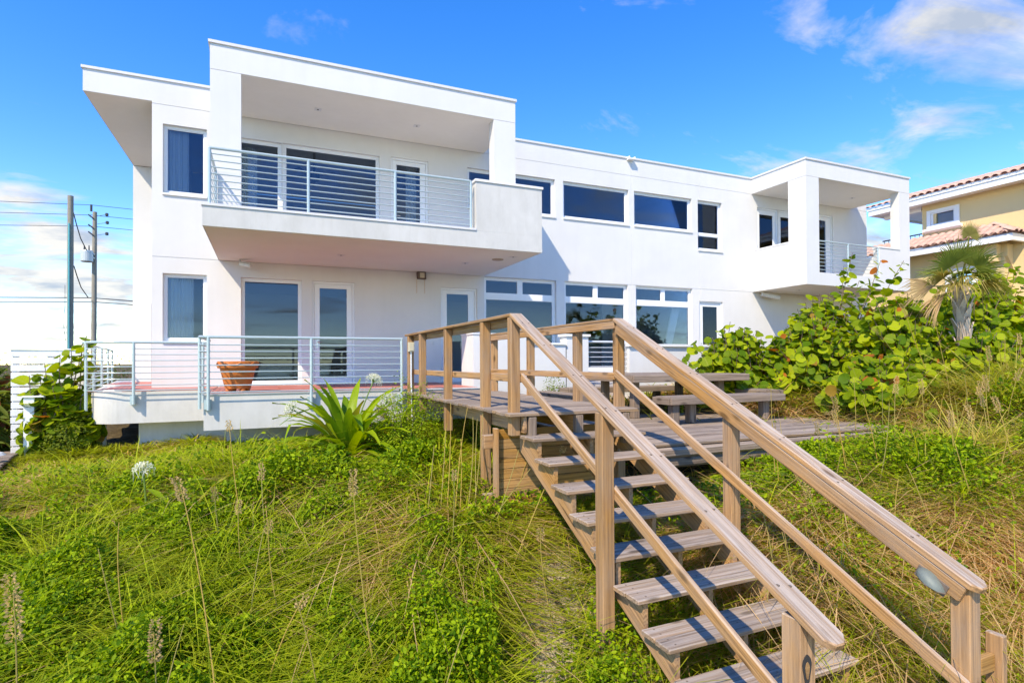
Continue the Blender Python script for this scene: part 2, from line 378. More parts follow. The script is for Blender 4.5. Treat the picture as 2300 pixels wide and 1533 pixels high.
_beam = {}
def beam_mesh(l, w, h, ch):
    key = (round(l, 3), round(w, 3), round(h, 3), round(ch, 4))
    if key in _beam: return _beam[key]
    x, y, z = l / 2, w / 2, h / 2; c = min(ch, w * 0.3, h * 0.3)
    # rounded long edges: octagonal section, slightly drawn in at the ends
    sec = [(-y + c, -z), (y - c, -z), (y, -z + c), (y, z - c), (y - c, z), (-y + c, z), (-y, z - c), (-y, -z + c)]
    vs = []
    for (xx, k) in ((-x, c * 0.7), (-x + c, 0), (x - c, 0), (x, c * 0.7)):
        for (a, b) in sec: vs.append((xx, a * (1 - k / y), b * (1 - k / z)))
    fs = [tuple(range(7, -1, -1)), tuple(range(24, 32))]
    for r in range(3):
        for k in range(8): fs.append((r * 8 + k, r * 8 + (k + 1) % 8, r * 8 + 8 + (k + 1) % 8, r * 8 + 8 + k))
    me = bpy.data.meshes.new('board'); me.from_pydata(vs, [], fs); me.update(); _beam[key] = me
    return me
_beam_m = {}
def beam(name, p0, p1, w, h, m, parent, up=(0, 0, 1), ch=0.006, twist=0.0):
    """a board of its own from p0 to p1; w across, h along 'up' (section centred on the line)"""
    p0 = Vector(p0); p1 = Vector(p1); d = p1 - p0; l = d.length; X = d.normalized(); U = Vector(up)
    Y = U.cross(X).normalized(); Z = X.cross(Y)
    if twist:
        q = Matrix.Rotation(twist, 3, X); Y = q @ Y; Z = q @ Z
    me = beam_mesh(l, w, h, ch); key = (me.name, m.name)
    if key not in _beam_m:
        mm = me if not me.materials else me.copy()
        if not mm.materials: mm.materials.append(m)
        else: mm.materials[0] = m
        _beam_m[key] = mm
    o = bpy.data.objects.new(name, _beam_m[key]); c = (p0 + p1) / 2
    link(o, parent, c)
    o.rotation_euler = Matrix((X, Y, Z)).transposed().to_euler()
    return o

def wall_grid(mb, axis, plane, thick, a0, a1, z0, z1, holes=(), grooves_z=(), grooves_a=(), gw=0.014, gd=0.010, sign=-1):
    """a wall with rectangular openings and recessed joints. axis 'x': the wall runs along X at Y=plane and faces sign*Y; axis 'y': runs along Y at X=plane.
    plane is the outer face, the wall is 'thick' deep behind it."""
    As = {a0, a1}; Zs = {z0, z1}
    for (h0, h1, k0, k1) in holes: As |= {max(a0, h0), min(a1, h1)}; Zs |= {max(z0, k0), min(z1, k1)}
    for g in grooves_z:
        if z0 < g < z1: Zs |= {g - gw / 2, g + gw / 2}
    for g in grooves_a:
        if a0 < g < a1: As |= {g - gw / 2, g + gw / 2}
    As = sorted(As); Zs = sorted(Zs); nA, nZ = len(As) - 1, len(Zs) - 1
    dep = np.full((nA + 2, nZ + 2), np.nan)
    for i in range(nA):
        ca = (As[i] + As[i + 1]) / 2
        for j in range(nZ):
            cz = (Zs[j] + Zs[j + 1]) / 2
            if any(h0 < ca < h1 and k0 < cz < k1 for (h0, h1, k0, k1) in holes): continue
            g = any(abs(cz - q) < gw / 2 for q in grooves_z) or any(abs(ca - q) < gw / 2 for q in grooves_a)
            dep[i + 1, j + 1] = gd if g else 0.0
    out = plane; inn = plane - sign * thick
    def P(a, d, z):
        q = out - sign * d if d is not None else inn
        return (a, q, z) if axis == 'x' else (q, a, z)
    for i in range(nA):
        for j in range(nZ):
            d = dep[i + 1, j + 1]
            if np.isnan(d): continue
            A0, A1, Z0, Z1 = As[i], As[i + 1], Zs[j], Zs[j + 1]
            mb.add([P(A0, d, Z0), P(A1, d, Z0), P(A1, d, Z1), P(A0, d, Z1)], [(0, 1, 2, 3)])
            mb.add([P(A0, None, Z0), P(A1, None, Z0), P(A1, None, Z1), P(A0, None, Z1)], [(3, 2, 1, 0)])
            for (di, dj, e0, e1) in ((-1, 0, (A0, Z0), (A0, Z1)), (1, 0, (A1, Z0), (A1, Z1)), (0, -1, (A0, Z0), (A1, Z0)), (0, 1, (A0, Z1), (A1, Z1))):
                q = dep[i + 1 + di, j + 1 + dj]
                if np.isnan(q): mb.add([P(e0[0], d, e0[1]), P(e1[0], d, e1[1]), P(e1[0], None, e1[1]), P(e0[0], None, e0[1])], [(0, 1, 2, 3)])
                elif q > d: mb.add([P(e0[0], d, e0[1]), P(e1[0], d, e1[1]), P(e1[0], q, e1[1]), P(e0[0], q, e0[1])], [(0, 1, 2, 3)])
    return mb

# ------------------------------------------------------------------ main dimensions (metres, camera at the origin, Y into the picture along the house's depth)
Y0, YV, YB, Y1, YBACK = 14.5, 12.36, 10.96, 19.42, 21.0
XV0, XV1, XW0, XE0, XR0, XR1, XEND = -1.004, 5.497, -2.306, -3.555, 15.349, 20.40, 21.31
ZT, ZBB, ZBT, ZBP, ZVB, ZVT = -0.535, 2.358, 2.754, 3.78, 5.735, 6.30
ZG = -2.2                                               # walls run into the ground to here

# ------------------------------------------------------------------ terrain
CTRL = [(0, 11, -1.55), (2, 11, -1.5), (-2.3, 12.5, -1.68), (-4, 14, -1.74), (0, 9.5, -1.55), (-6, 16, -1.70), (-9, 20, -1.6), (-4, 22, -1.6), (-12, 30, -1.6), (-5, 10, -1.95), (-3, 8, -2.0), (-8, 8, -2.3),
        (2.2, 9.2, -1.42), (2.9, 6.3, -1.86), (2.3, 5.0, -2.2), (3.2, 5, -2.2), (3.2, 3.5, -2.75), (3.0, 2.0, -3.15), (0, 6, -2.05), (0, 3, -2.75), (-5, 4, -2.6), (0, 0, -3.5), (-6, 0, -3.4),
        (4.6, 5.6, -1.85), (6, 5.6, -1.62), (8, 5.4, -1.34), (9.3, 5.5, -1.32), (9.6, 6.6, -1.22), (8.9, 5.0, -1.32), (10, 8, -0.95), (12, 10, -0.7), (7, 3.6, -1.62), (9, 3, -1.32), (11, 5.6, -.78), (12, 7, -.62), (16, 5, -.3), (5, 2.6, -2.45), (4.4, 3.8, -2.2), (5.0, 0.5, -3.0),
        (12.3, 5, -0.58), (6.5, 8, -1.40), (6, 11, -1.0), (8, 11.6, -0.95), (12, 12, -0.7), (15, 8, -0.35), (20, 12, -0.5), (30, 10, -0.6), (30, 30, -0.9), (14, 2, -0.95), (10, 0, -2.4), (6, 22, -1.5), (15, 25, -1.2)]
_cx = np.array([[c[0], c[1]] for c in CTRL]); _cz = np.array([c[2] for c in CTRL])
def _tps(r): return np.where(r > 1e-6, r * r * np.log(np.maximum(r, 1e-6)), 0.0)
_n = len(CTRL)
_K = _tps(np.linalg.norm(_cx[:, None] - _cx[None], axis=2)) + np.eye(_n) * 0.25
_P = np.c_[np.ones(_n), _cx]; _A = np.block([[_K, _P], [_P.T, np.zeros((3, 3))]])
_w = np.linalg.solve(_A, np.r_[_cz, 0, 0, 0])
_gr = np.random.default_rng(3).random((256, 256))
def vnoise(x, y, s, seed=0):
    x = np.asarray(x) / s + 31.7 * (seed + 1); y = np.asarray(y) / s + 17.3 * (seed + 1)
    xi = np.floor(x).astype(int); yi = np.floor(y).astype(int); fx = x - xi; fy = y - yi
    fx = fx * fx * (3 - 2 * fx); fy = fy * fy * (3 - 2 * fy)
    g = lambda a, b: _gr[a % 256, b % 256]
    return (g(xi, yi) * (1 - fx) + g(xi + 1, yi) * fx) * (1 - fy) + (g(xi, yi + 1) * (1 - fx) + g(xi + 1, yi + 1) * fx) * fy
def ground_z(x, y):
    x = np.atleast_1d(np.asarray(x, float)); y = np.atleast_1d(np.asarray(y, float))
    q = np.c_[x, y]; z = np.zeros(len(q))
    for a in range(0, len(q), 20000):
        b = q[a:a + 20000]; z[a:a + 20000] = _tps(np.linalg.norm(b[:, None] - _cx[None], axis=2)) @ _w[:_n] + np.c_[np.ones(len(b)), b] @ _w[_n:]
    far = np.clip((np.hypot(x - 3, y - 9) - 16) / 14, 0, 1)
    flat = np.where(y < 2, -3.5 - 0.16 * np.clip(2 - y, 0, 16), -1.5)
    z = np.clip(z, -6.5, 0.2) * (1 - far) + flat * far
    return z + (vnoise(x, y, 1.3) - 0.5) * 0.16 + (vnoise(x, y, 0.45, 1) - 0.5) * 0.07
def gz(x, y): return float(ground_z(x, y)[0])

def build_ground():
    def axis(a, b, step, far): 
        near = np.arange(a, b + 1e-6, step); o = [a]; st = step
        lo = []
        x = a
        while x > -far: st *= 1.45; x -= st; lo.append(x)
        st = step; hi = []; x = b
        while x < far: st *= 1.45; x += st; hi.append(x)
        return np.r_[np.array(lo[::-1]), near, np.array(hi)]
    xs = axis(-9, 18, 0.22, 900); ys = axis(-3, 24, 0.22, 900)
    gx, gy = np.meshgrid(xs, ys, indexing='ij'); z = ground_z(gx.ravel(), gy.ravel())
    V = np.c_[gx.ravel(), gy.ravel(), z]; ny = len(ys); nx = len(xs)
    idx = np.arange(nx * ny).reshape(nx, ny)
    F = np.stack([idx[:-1, :-1], idx[1:, :-1], idx[1:, 1:], idx[:-1, 1:]], -1).reshape(-1, 4)
    me = bpy.data.meshes.new('ground'); me.from_pydata(V.tolist(), [], F.tolist()); me.polygons.foreach_set('use_smooth', [True] * len(F)); me.materials.append(M['ground'])
    tag(link(bpy.data.objects.new('ground', me)), 'sandy dune slope rising from the beach to the white house', kind='structure')
    mb = MB(); mb.add([(-900, -900, -5.6), (900, -900, -5.6), (900, -14, -5.6), (-900, -14, -5.6)], [(0, 1, 2, 3)])
    tag(mb.build('sea', M['water']), 'ocean beyond the beach in front of the house', kind='structure')
build_ground()

# ------------------------------------------------------------------ the house
house = thing('house', 'white two-storey modern house with flat roofs, tall windows and two framed balconies', 'house', (8.0, 14.5, ZT))
H = house
OPEN = []                                               # openings in the main wall: x0, x1, z0, z1
def rect_frame(mb, x0, x1, z0, z1, y0, y1, w):
    mb.box(x0, x0 + w, y0, y1, z0, z1); mb.box(x1 - w, x1, y0, y1, z0, z1)
    mb.box(x0 + w, x1 - w, y0, y1, z1 - w, z1); mb.box(x0 + w, x1 - w, y0, y1, z0, z0 + w)
def window(x0, x1, z0, z1, cells=None, fw=0.065, y=Y0, sill=False, rec=0.09, parent=H, label=None):
    """frame set back in its opening; cells: list of panes (x0,x1,z0,z1); bars of the frame fill what is between"""
    mb = MB(); fy0, fy1 = y + rec, y + rec + 0.07
    if cells is None:
        rect_frame(mb, x0, x1, z0, z1, fy0, fy1, fw); cells = [(x0 + fw, x1 - fw, z0 + fw, z1 - fw)]
    else:
        wall_grid(mb, 'x', fy0, 0.07, x0, x1, z0, z1, holes=cells)
    f = mb.build('window', M['frame'], parent, (x0, y, z0))
    if label: f['label'] = label
    for (a, b, c, d) in cells:
        # a thin bead round each pane, then the glass
        bd = MB(); rect_frame(bd, a, b, c, d, fy0 + 0.012, fy0 + 0.05, 0.016); bd.build('glazing_bead', M['frame'], f)
        g = MB(); g.box(a + 0.004, b - 0.004, fy0 + 0.030, fy0 + 0.042, c + 0.004, d - 0.004); g.build('pane', M['glass'], f)
    if sill:
        s = MB(); s.box(x0 - 0.01, x1 + 0.01, y - 0.035, y + rec, z0 - 0.045, z0); s.build('sill', M['trim'], f)
    OPEN.append((x0, x1, z0, z1)) if y == Y0 else None
    return f
def door(x0, x1, z0, z1, gx0, gx1, gz0, gz1, hinge='right', y=Y0, parent=H, handle=True):
    mb = MB(); fw = 0.055; rect_frame(mb, x0, x1, z0, z1, y + 0.05, y + 0.15, fw)
    wall_grid(mb, 'x', y + 0.07, 0.05, x0 + fw + 0.006, x1 - fw - 0.006, z0 + 0.02, z1 - fw - 0.006, holes=[(gx0, gx1, gz0, gz1)])
    d = mb.build('door', M['frame'], parent, (x0, y, z0))
    g = MB(); g.box(gx0 + 0.003, gx1 - 0.003, y + 0.088, y + 0.10, gz0 + 0.003, gz1 - 0.003); g.build('pane', M['glass'], d)
    hx = x1 - fw if hinge == 'right' else x0 + fw
    for fz in (0.12, 0.5, 0.88):
        h = MB(); zz = z0 + (z1 - z0) * fz; h.tube([(hx, y + 0.055, zz - 0.06), (hx, y + 0.055, zz + 0.06)], 0.014, 8); h.build('hinge', M['frame'], d)
    if handle:
        kx = x0 + fw + 0.07 if hinge == 'right' else x1 - fw - 0.07; s = 1 if hinge == 'right' else -1
        h = MB(); h.box(kx - 0.02, kx + 0.02, y + 0.058, y + 0.07, z0 + 0.88, z0 + 1.12)
        h.tube([(kx, y + 0.06, z0 + 1.03), (kx, y + 0.01, z0 + 1.03), (kx + 0.12 * s, y + 0.005, z0 + 1.025)], 0.011, 8)
        h.build('handle', M['chrome'], d)
    if y == Y0: OPEN.append((x0, x1, z0, z1))
    return d

# left wing
window(-2.10, -1.24, 3.775, 5.31, sill=True)
window(-2.10, -1.24, 0.49, 1.995, sill=True)
# ground floor under the balcony
window(-0.54, 0.785, ZT + 0.03, 1.985)
door(1.02, 2.03, ZT + 0.01, 1.985, 1.20, 1.845, -0.36, 1.825, 'right')
door(4.255, 5.28, ZT + 0.01, 1.985, 4.44, 5.045, -0.36, 1.825, 'left')
# upper floor behind the balcony
window(-0.90, 0.335, ZBT, 5.245)
window(0.365, 2.655, ZBT, 5.255)
door(2.94, 3.925, ZBT, 5.285, 3.10, 3.72, 2.92, 5.12, 'right')
# centre, upper row
window(5.02, 7.70, 4.20, 5.285, sill=True)
window(7.97, 10.265, 4.205, 5.28, sill=True)
window(10.47, 12.735, 4.205, 5.28, sill=True)
window(12.985, 14.015, 3.645, 5.275, cells=[(13.05, 13.95, 4.22, 5.21), (13.05, 13.95, 3.71, 4.13)], sill=True)
# centre, lower row: two small lights over one tall pane
def tall_window(x0, x1):
    xm = (x0 + x1) / 2
    window(x0, x1, -0.30, 2.34, cells=[(x0 + 0.075, xm - 0.07, 1.90, 2.27), (xm + 0.07, x1 - 0.075, 1.90, 2.27), (x0 + 0.075, x1 - 0.075, -0.20, 1.74)])
tall_window(5.49, 7.725); tall_window(8.0, 10.22); tall_window(10.51, 12.735)
door(13.025, 14.02, ZT + 0.01, 1.955, 13.22, 13.84, -0.30, 1.79, 'right')
# behind the right-hand balcony
door(15.60, 16.60, ZBT, 5.31, 15.78, 16.42, 2.95, 5.10, 'left')
door(16.62, 17.62, ZBT, 5.31, 16.80, 17.44, 2.95, 5.10, 'right')
door(18.40, 19.42, ZBT, 5.37, 18.58, 19.12, 2.95, 5.18, 'right')

SEAMS_Z = (ZBB - 0.006, ZVB - 0.006)
mb = MB(); wall_grid(mb, 'x', Y0, 0.28, XW0, XEND, ZG, 5.774, holes=OPEN, grooves_z=SEAMS_Z, grooves_a=(10.36, 13.06))
mb.build('front_wall', M['wall'], H)
mb = MB(); wall_grid(mb, 'x', Y0, 0.28, XV0, XEND, 5.774, ZVT - 0.06, grooves_a=(10.36, 13.06)); 
mb.build('parapet', M['wall'], H)
# set-back wall of the left wing with its door, side and rear walls
mb = MB(); wall_grid(mb, 'x', Y1, 0.25, XE0, XW0 + 1.0, ZG, 5.76, holes=[(-3.10, -2.55, ZT, 1.75)]); mb.build('side_wing_wall', M['wall'], H)
dd = MB(); rect_frame(dd, -3.10, -2.55, ZT, 1.75, Y1 + 0.04, Y1 + 0.12, 0.06); dd.box(-3.03, -2.62, Y1 + 0.06, Y1 + 0.1, ZT + 0.02, 1.68)
sd = dd.build('door', M['frame'], H); hh = MB(); hh.tube([(-2.95, Y1 + 0.06, 0.45), (-2.95, Y1 - 0.01, 0.45), (-2.84, Y1 - 0.01, 0.45)], 0.012); hh.build('handle', M['chrome'], sd)
mb = MB(); mb.box(XW0, XW0 + 0.25, Y0 + 0.28, Y1, ZG, 5.73); mb.build('side_wall', M['wall'], H)
mb = MB(); mb.box(XEND - 0.25, XEND, Y0 + 0.28, YBACK, ZG, 5.73); mb.build('side_wall', M['wall'], H)
mb = MB(); wall_grid(mb, 'x', YBACK, 0.25, XW0 + 1.0, XEND - 0.25, ZG, 5.73, holes=[(9.9, 11.2, 4.7, 6.0 - 0.6), (11.55, 12.5, 4.7, 5.4), (7.4, 8.9, 4.7, 5.4), (0.4, 1.5, 3.4, 5.2), (2.1, 3.3, 3.4, 5.2)]); mb.build('rear_wall', M['wall'], H)
# roofs (each a slab with a parapet line) - wing, centre
mb = MB(); mb.box(XE0, XV0 + 0.02, Y0 + 0.001, Y1 + 0.25, 5.775, 6.255); mb.build('eave_roof', M['wall'], H)
mb = MB(); mb.box(XV0 + 0.02, XEND - 0.3, Y0 + 0.285, YBACK, 5.74, 5.95); mb.build('roof', M['wall'], H)
def coping(x0, x1, y0, y1, z, t=0.055, over=0.03, gap=None):
    mb = MB()
    mb.box(x0 - over, x1 + over, y0 - over, y1, z, z + t)
    return mb.build('coping', M['coping'], H)
coping(XE0, XV0 - 0.04, Y0, Y0 + 0.25, 6.255); coping(XE0, XE0 + 0.2, Y0 + 0.26, Y1 + 0.25, 6.255)
coping(XV1 + 0.04, 10.18, Y0, Y0 + 0.3, ZVT - 0.06); coping(10.44, XR0 - 0.04, Y0, Y0 + 0.3, ZVT - 0.06)
mb = MB(); mb.box(10.20, 10.42, Y0 - 0.16, Y0 + 0.1, ZVT - 0.11, ZVT - 0.07); mb.box(10.20, 10.22, Y0 - 0.16, Y0, ZVT - 0.07, ZVT - 0.02); mb.box(10.40, 10.42, Y0 - 0.16, Y0, ZVT - 0.07, ZVT - 0.02); mb.build('scupper', M['trim'], H)

def balcony_volume(x0, x1, cl, cr, left_open_side, side_col):
    # roof slab: its underside is the ceiling, its edge the deep white beam
    mb = MB(); mb.box(x0, x1, YV, Y0 - 0.001, ZVB, ZVT - 0.06); mb.build('balcony_roof', M['wall'], H)
    mb = MB(); mb.box(x0 + 0.02, x1 - 0.02, YV + 0.02, Y0 - 0.004, ZVB - 0.006, ZVB - 0.0005); mb.build('ceiling_panel', M['soffit'], H)
    coping(x0, x1, YV, YV + 0.25, ZVT - 0.06); mb = MB(); mb.box(x0 - 0.03, x0 + 0.2, YV + 0.251, Y0 - 0.04, ZVT - 0.06, ZVT - 0.005); mb.box(x1 - 0.2, x1 + 0.03, YV + 0.251, Y0 - 0.04, ZVT - 0.06, ZVT - 0.005); mb.build('coping', M['coping'], H)
    zc = ZVB - 0.008
    mb = MB(); mb.box(x0 + 0.001, cl, YV + 0.001, YV + (side_col or 0.22), ZBB + 0.001 if side_col else ZBT - 0.1, zc); mb.build('column', M['wall'], H)
    mb = MB(); mb.box(cr, x1 - 0.001, YV + 0.001, YV + 0.30, ZBT - 0.1, zc); mb.build('column', M['wall'], H)
balcony_volume(XV0, XV1, -0.455, 4.94, True, None)
balcony_volume(XR0, XR1, 15.925, 19.85, True, 0.65)

# left balcony slab with kerb, coping and solid corner parapet
mb = MB(); mb.box(XV0, XV1, YB, Y0 - 0.001, ZBB, ZBT - 0.045); mb.build('balcony_slab', M['slab'], H)
mb = MB(); mb.box(XV0 + 0.02, XV1 - 0.02, YB + 0.02, Y0 - 0.004, ZBB - 0.006, ZBB - 0.0005); mb.build('soffit_panel', M['soffit'], H)
mb = MB(); mb.box(XR0 + 0.02, XR1 - 0.02, YV + 0.02, Y0 - 0.004, ZBB - 0.006, ZBB - 0.0005); mb.build('soffit_panel', M['soffit'], H)
mb = MB(); mb.box(XE0 + 0.02, XW0 - 0.01, Y0 + 0.02, Y1 - 0.004, 5.769, 5.7745); mb.build('soffit_panel', M['soffit'], H)
mb = MB(); mb.box(XV0 - 0.02, 3.975, YB - 0.02, YB + 0.16, ZBT - 0.044, ZBT); mb.box(XV0 - 0.02, XV0 + 0.14, YB + 0.16, Y0 - 0.01, ZBT - 0.044, ZBT); mb.build('coping', M['coping'], H)
mb = MB(); mb.box(3.98, XV1, YB, YB + 0.24, ZBT - 0.044, ZBP - 0.05); mb.build('balcony_parapet', M['slab'], H); mb = MB(); mb.box(XV1 - 0.2, XV1, YB + 0.241, Y0 - 0.002, ZBT - 0.044, ZBP - 0.05); mb.build('balcony_parapet', M['slab'], H)
mb = MB(); mb.box(3.955, XV1 + 0.025, YB - 0.025, YB + 0.265, ZBP - 0.049, ZBP); mb.box(XV1 - 0.225, XV1 + 0.025, YB + 0.266, Y0 - 0.003, ZBP - 0.049, ZBP); mb.build('coping', M['trim'], H)
mb = MB(); mb.box(XV0 + 0.15, 5.29, YB + 0.25, Y0 - 0.002, ZBT - 0.046, ZBT - 0.02); mb.build('balcony_floor', M['grout'], H)
# right balcony slab: solid front foot, solid left side up to sill height, parapet at its right end
mb = MB(); mb.box(XR0 + 0.65, XR1, YV, Y0 - 0.001, ZBB, ZBT); mb.box(XR0, XR0 + 0.65, YV + 0.651, Y0 - 0.001, ZBB, ZBB + 0.25); mb.box(XR0 + 0.576, XR0 + 0.65, YV + 0.0, YV + 0.65, ZBB, ZBT); mb.build('balcony_slab', M['wall'], H)
mb = MB(); mb.box(XR0, XR0 + 0.2, YV + 0.652, Y0 - 0.002, ZBB + 0.25, 3.75); mb.build('balcony_parapet', M['wall'], H); mb = MB(); mb.box(18.82, XR1, YV, YV + 0.22, ZBT, 3.74); mb.build('balcony_parapet', M['wall'], H); mb = MB(); mb.box(XR1 - 0.2, XR1, YV + 0.221, Y0 - 0.002, ZBT, 3.74); mb.build('balcony_parapet', M['wall'], H)
mb = MB(); mb.box(XR0 - 0.015, XR0 + 0.215, YV + 0.653, Y0 - 0.003, 3.751, 3.79); mb.box(18.80, 19.848, YV - 0.02, YV + 0.24, 3.741, 3.785); mb.build('coping', M['trim'], H)

# interiors: floors, ceilings, cross walls, so the windows look into rooms
mb = MB(); mb.box(XW0 + 0.25, XEND - 0.26, Y0 + 0.285, YBACK - 0.01, ZT - 0.1, ZT - 0.005); mb.build('ground_floor', M['inner_floor'], H)
mb = MB(); mb.box(XW0 + 0.25, XEND - 0.26, Y0 + 0.285, YBACK - 0.01, ZBB - 0.02, ZBT - 0.03); mb.build('upper_floor', M['inner'], H)
mb = MB()
for x in (-0.95, 4.1, 12.86, 15.3): mb.box(x, x + 0.12, Y0 + 0.285, YBACK - 0.02, ZBT - 0.028, 5.735)
for x in (-0.95, 2.9, 12.86): mb.box(x, x + 0.12, Y0 + 0.285, YBACK - 0.02, ZT - 0.004, ZBB - 0.022)
mb.box(4.3, 9.7, 18.6, 18.72, ZBT - 0.028, 4.4); mb.box(4.25, 12.8, 18.5, 18.62, ZT, 1.0); mb.box(11.2, 12.84, 17.5, 17.6, ZT, ZBB - 0.03)
mb.build('interior_wall', M['inner'], H)
def curtain(x0, x1, z0, z1, y):
    mb = MB(); n = 40; pts = []
    for i in range(n + 1):
        x = x0 + (x1 - x0) * i / n; pts.append((x, y + 0.045 * math.sin(i * 1.9) + 0.02 * math.sin(i * 0.7)))
    vs = [(x, yy, z0) for x, yy in pts] + [(x, yy, z1) for x, yy in pts]
    mb.add(vs, [(i, i + 1, i + n + 2, i + n + 1) for i in range(n)]); mb.build('curtain', M['curtain'], H, smooth=True)
curtain(-2.05, -1.62, 3.3, 5.3, Y0 + 0.235); curtain(-2.05, -1.52, -0.1, 2.0, Y0 + 0.235); curtain(3.42, 3.70, 2.8, 5.2, Y0 + 0.42); curtain(-0.8, -0.2, 2.8, 5.2, Y0 + 0.5)
curtain(16.85, 17.4, 2.8, 5.2, Y0 + 0.45)
mb = MB()                                                # ceiling fan seen through the large balcony window
mb.tube([(1.2, 16.2, 5.7), (1.2, 16.2, 5.15)], 0.03); mb.lathe([(0.0, 0), (0.14, 0.0), (0.14, 0.16), (0.0, 0.2)], (1.2, 16.2, 4.97), 16)
for k in range(5):
    a = k * 2 * math.pi / 5 + 0.3; c, s = math.cos(a), math.sin(a)
    mb.add([(1.2 + c * 0.14 - s * 0.05, 16.2 + s * 0.14 + c * 0.05, 5.04), (1.2 + c * 0.14 + s * 0.05, 16.2 + s * 0.14 - c * 0.05, 5.02),
            (1.2 + c * 0.8 + s * 0.08, 16.2 + s * 0.8 - c * 0.08, 5.02), (1.2 + c * 0.8 - s * 0.08, 16.2 + s * 0.8 + c * 0.08, 5.05)], [(0, 1, 2, 3)])
mb.build('ceiling_fan', M['fan'], H)
mb = MB()                                                # leaning shade board inside the right-hand tall window
mb.add([(11.7, 14.9, -0.3), (12.0, 14.9, -0.3), (12.6, 14.9, 1.9), (12.3, 14.9, 1.9), (11.7, 14.95, -0.3), (12.0, 14.95, -0.3), (12.6, 14.95, 1.9), (12.3, 14.95, 1.9)], [(0, 1, 2, 3), (7, 6, 5, 4), (0, 4, 5, 1), (1, 5, 6, 2), (2, 6, 7, 3), (3, 7, 4, 0)])
mb.build('diagonal_brace', M['frame'], H)

# recessed lights in the ceilings
def downlight(x, y, z):
    mb = MB(); s = 0.075; mb.box(x - s, x + s, y - s, y + s, z - 0.006, z + 0.001)
    o = mb.build('recessed_light', M['coping'], H); c = MB(); c.lathe([(0, 0), (0.022, 0.0), (0.022, 0.004)], (x, y, z - 0.011), 12); c.build('light_aperture', M['dark'], o)
for (x, y) in ((1.075, 13.42), (3.353, 13.43)): downlight(x, y, ZVB - 0.006)
for (x, y) in ((1.504, 12.82), (4.35, 12.76), (5.09, 11.6)): downlight(x, y, ZBB - 0.006)
downlight(19.04, 13.47, ZVB - 0.006); downlight(16.4, 13.5, ZBB - 0.006)
mb = MB(); mb.lathe([(0, -0.012), (0.13, -0.012), (0.14, 0.001)], (4.89, 12.03, ZBB - 0.006), 24); mb.build('ceiling_speaker', M['speaker'], H)

# ------------------------------------------------------------------ terraces
def tiles(parent, x0, x1, y0, y1, z, s=0.61, keep=None):
    g = 0.008; me = None
    nx = int(math.ceil((x1 - x0) / s)); ny = int(math.ceil((y1 - y0) / s))
    for i in range(nx):
        for j in range(ny):
            ax, ay = x0 + i * s, y1 - (j + 1) * s; bx, by = min(ax + s, x1), ay + s; ay = max(ay, y0)
            if bx - ax < 0.05 or by - ay < 0.05 or (keep and not keep((ax + bx) / 2, (ay + by) / 2)): continue
            w, d = bx - ax - g, by - ay - g; key = (round(w, 3), round(d, 3))
            if key not in TILE:
                m0 = MB(); m0.box(-w / 2, w / 2, -d / 2, d / 2, 0, 0.012)
                me = bpy.data.meshes.new('floor_tile'); me.from_pydata(m0.v, [], m0.f); me.materials.append(M['tile']); TILE[key] = me
            o = bpy.data.objects.new('floor_tile', TILE[key]); link(o, parent, ((ax + bx) / 2, (ay + by) / 2, z + (0.0007 * ((i * 7 + j * 3) % 4))))
TILE = {}
mb = MB(); mb.box(XV0 + 0.02, 4.1, YB, Y0 - 0.002, -1.155, ZT - 0.012); terr = mb.build('terrace', M['slab'], None, (1.5, YB, ZT))
tag(terr, 'weathered white terrace slab with red tiles below the balcony', kind='structure')
mb = MB(); mb.box(XV0, 4.12, YB - 0.02, YB + 0.12, ZT - 0.0115, ZT + 0.006); mb.build('edge_strip', M['coping'], terr)
tiles(terr, XV0 + 0.03, 4.1, YB + 0.13, Y0 - 0.01, ZT - 0.012)
# curved terrace round the left corner
def ltop():
    pts = [(-0.985, 12.92), (-2.55, 12.92)]
    cx, cy, r = -2.55, 13.52, 0.60
    for k in range(1, 13): a = R(270 - k * 7.2); pts.append((cx + r * math.cos(a), cy + r * math.sin(a)))
    x, y = pts[-1]; pts.append((x - (22 - y) * 0.153, 22.0))
    return pts
LT = ltop()
mb = MB(); mb.prism(LT + [(XE0 - 0.0, 22.0), (XE0, Y1 - 0.01), (XW0 - 0.01, Y1 - 0.01), (XW0 - 0.01, Y0 - 0.003), (-0.985, Y0 - 0.003)], 'z', -1.155, ZT - 0.012)
lter = mb.build('terrace', M['slab'], None, (-2.2, 13.5, ZT)); tag(lter, 'rounded white terrace slab at the left corner of the house', kind='structure')
def lkeep(x, y): return (x > -2.95 - (y - 13.5) * 0.153) and not (x < -2.3 and y < 13.5) and not (x > XW0 and y > Y0) 
tiles(lter, -4.4, -1.0, 13.03, Y0 - 0.01, ZT - 0.012, keep=lkeep)
tiles(lter, -4.4, XW0 - 0.02, Y0 + 0.01, Y1 - 0.05, ZT - 0.012, keep=lkeep)
mb = MB(); mb.box(-2.35, -0.2, 13.4, 14.2, ZG, -1.157); mb.build('foundation_wall', M['slab'], lter)
mb = MB(); mb.box(-0.7, 4.0, 12.2, 14.2, ZG, -1.157); mb.build('foundation_wall', M['slab'], terr)
mb = MB(); mb.box(-3.0, -2.94, 13.6, 13.66, ZG, -1.157); mb.build('prop_post', M['trim'], lter)

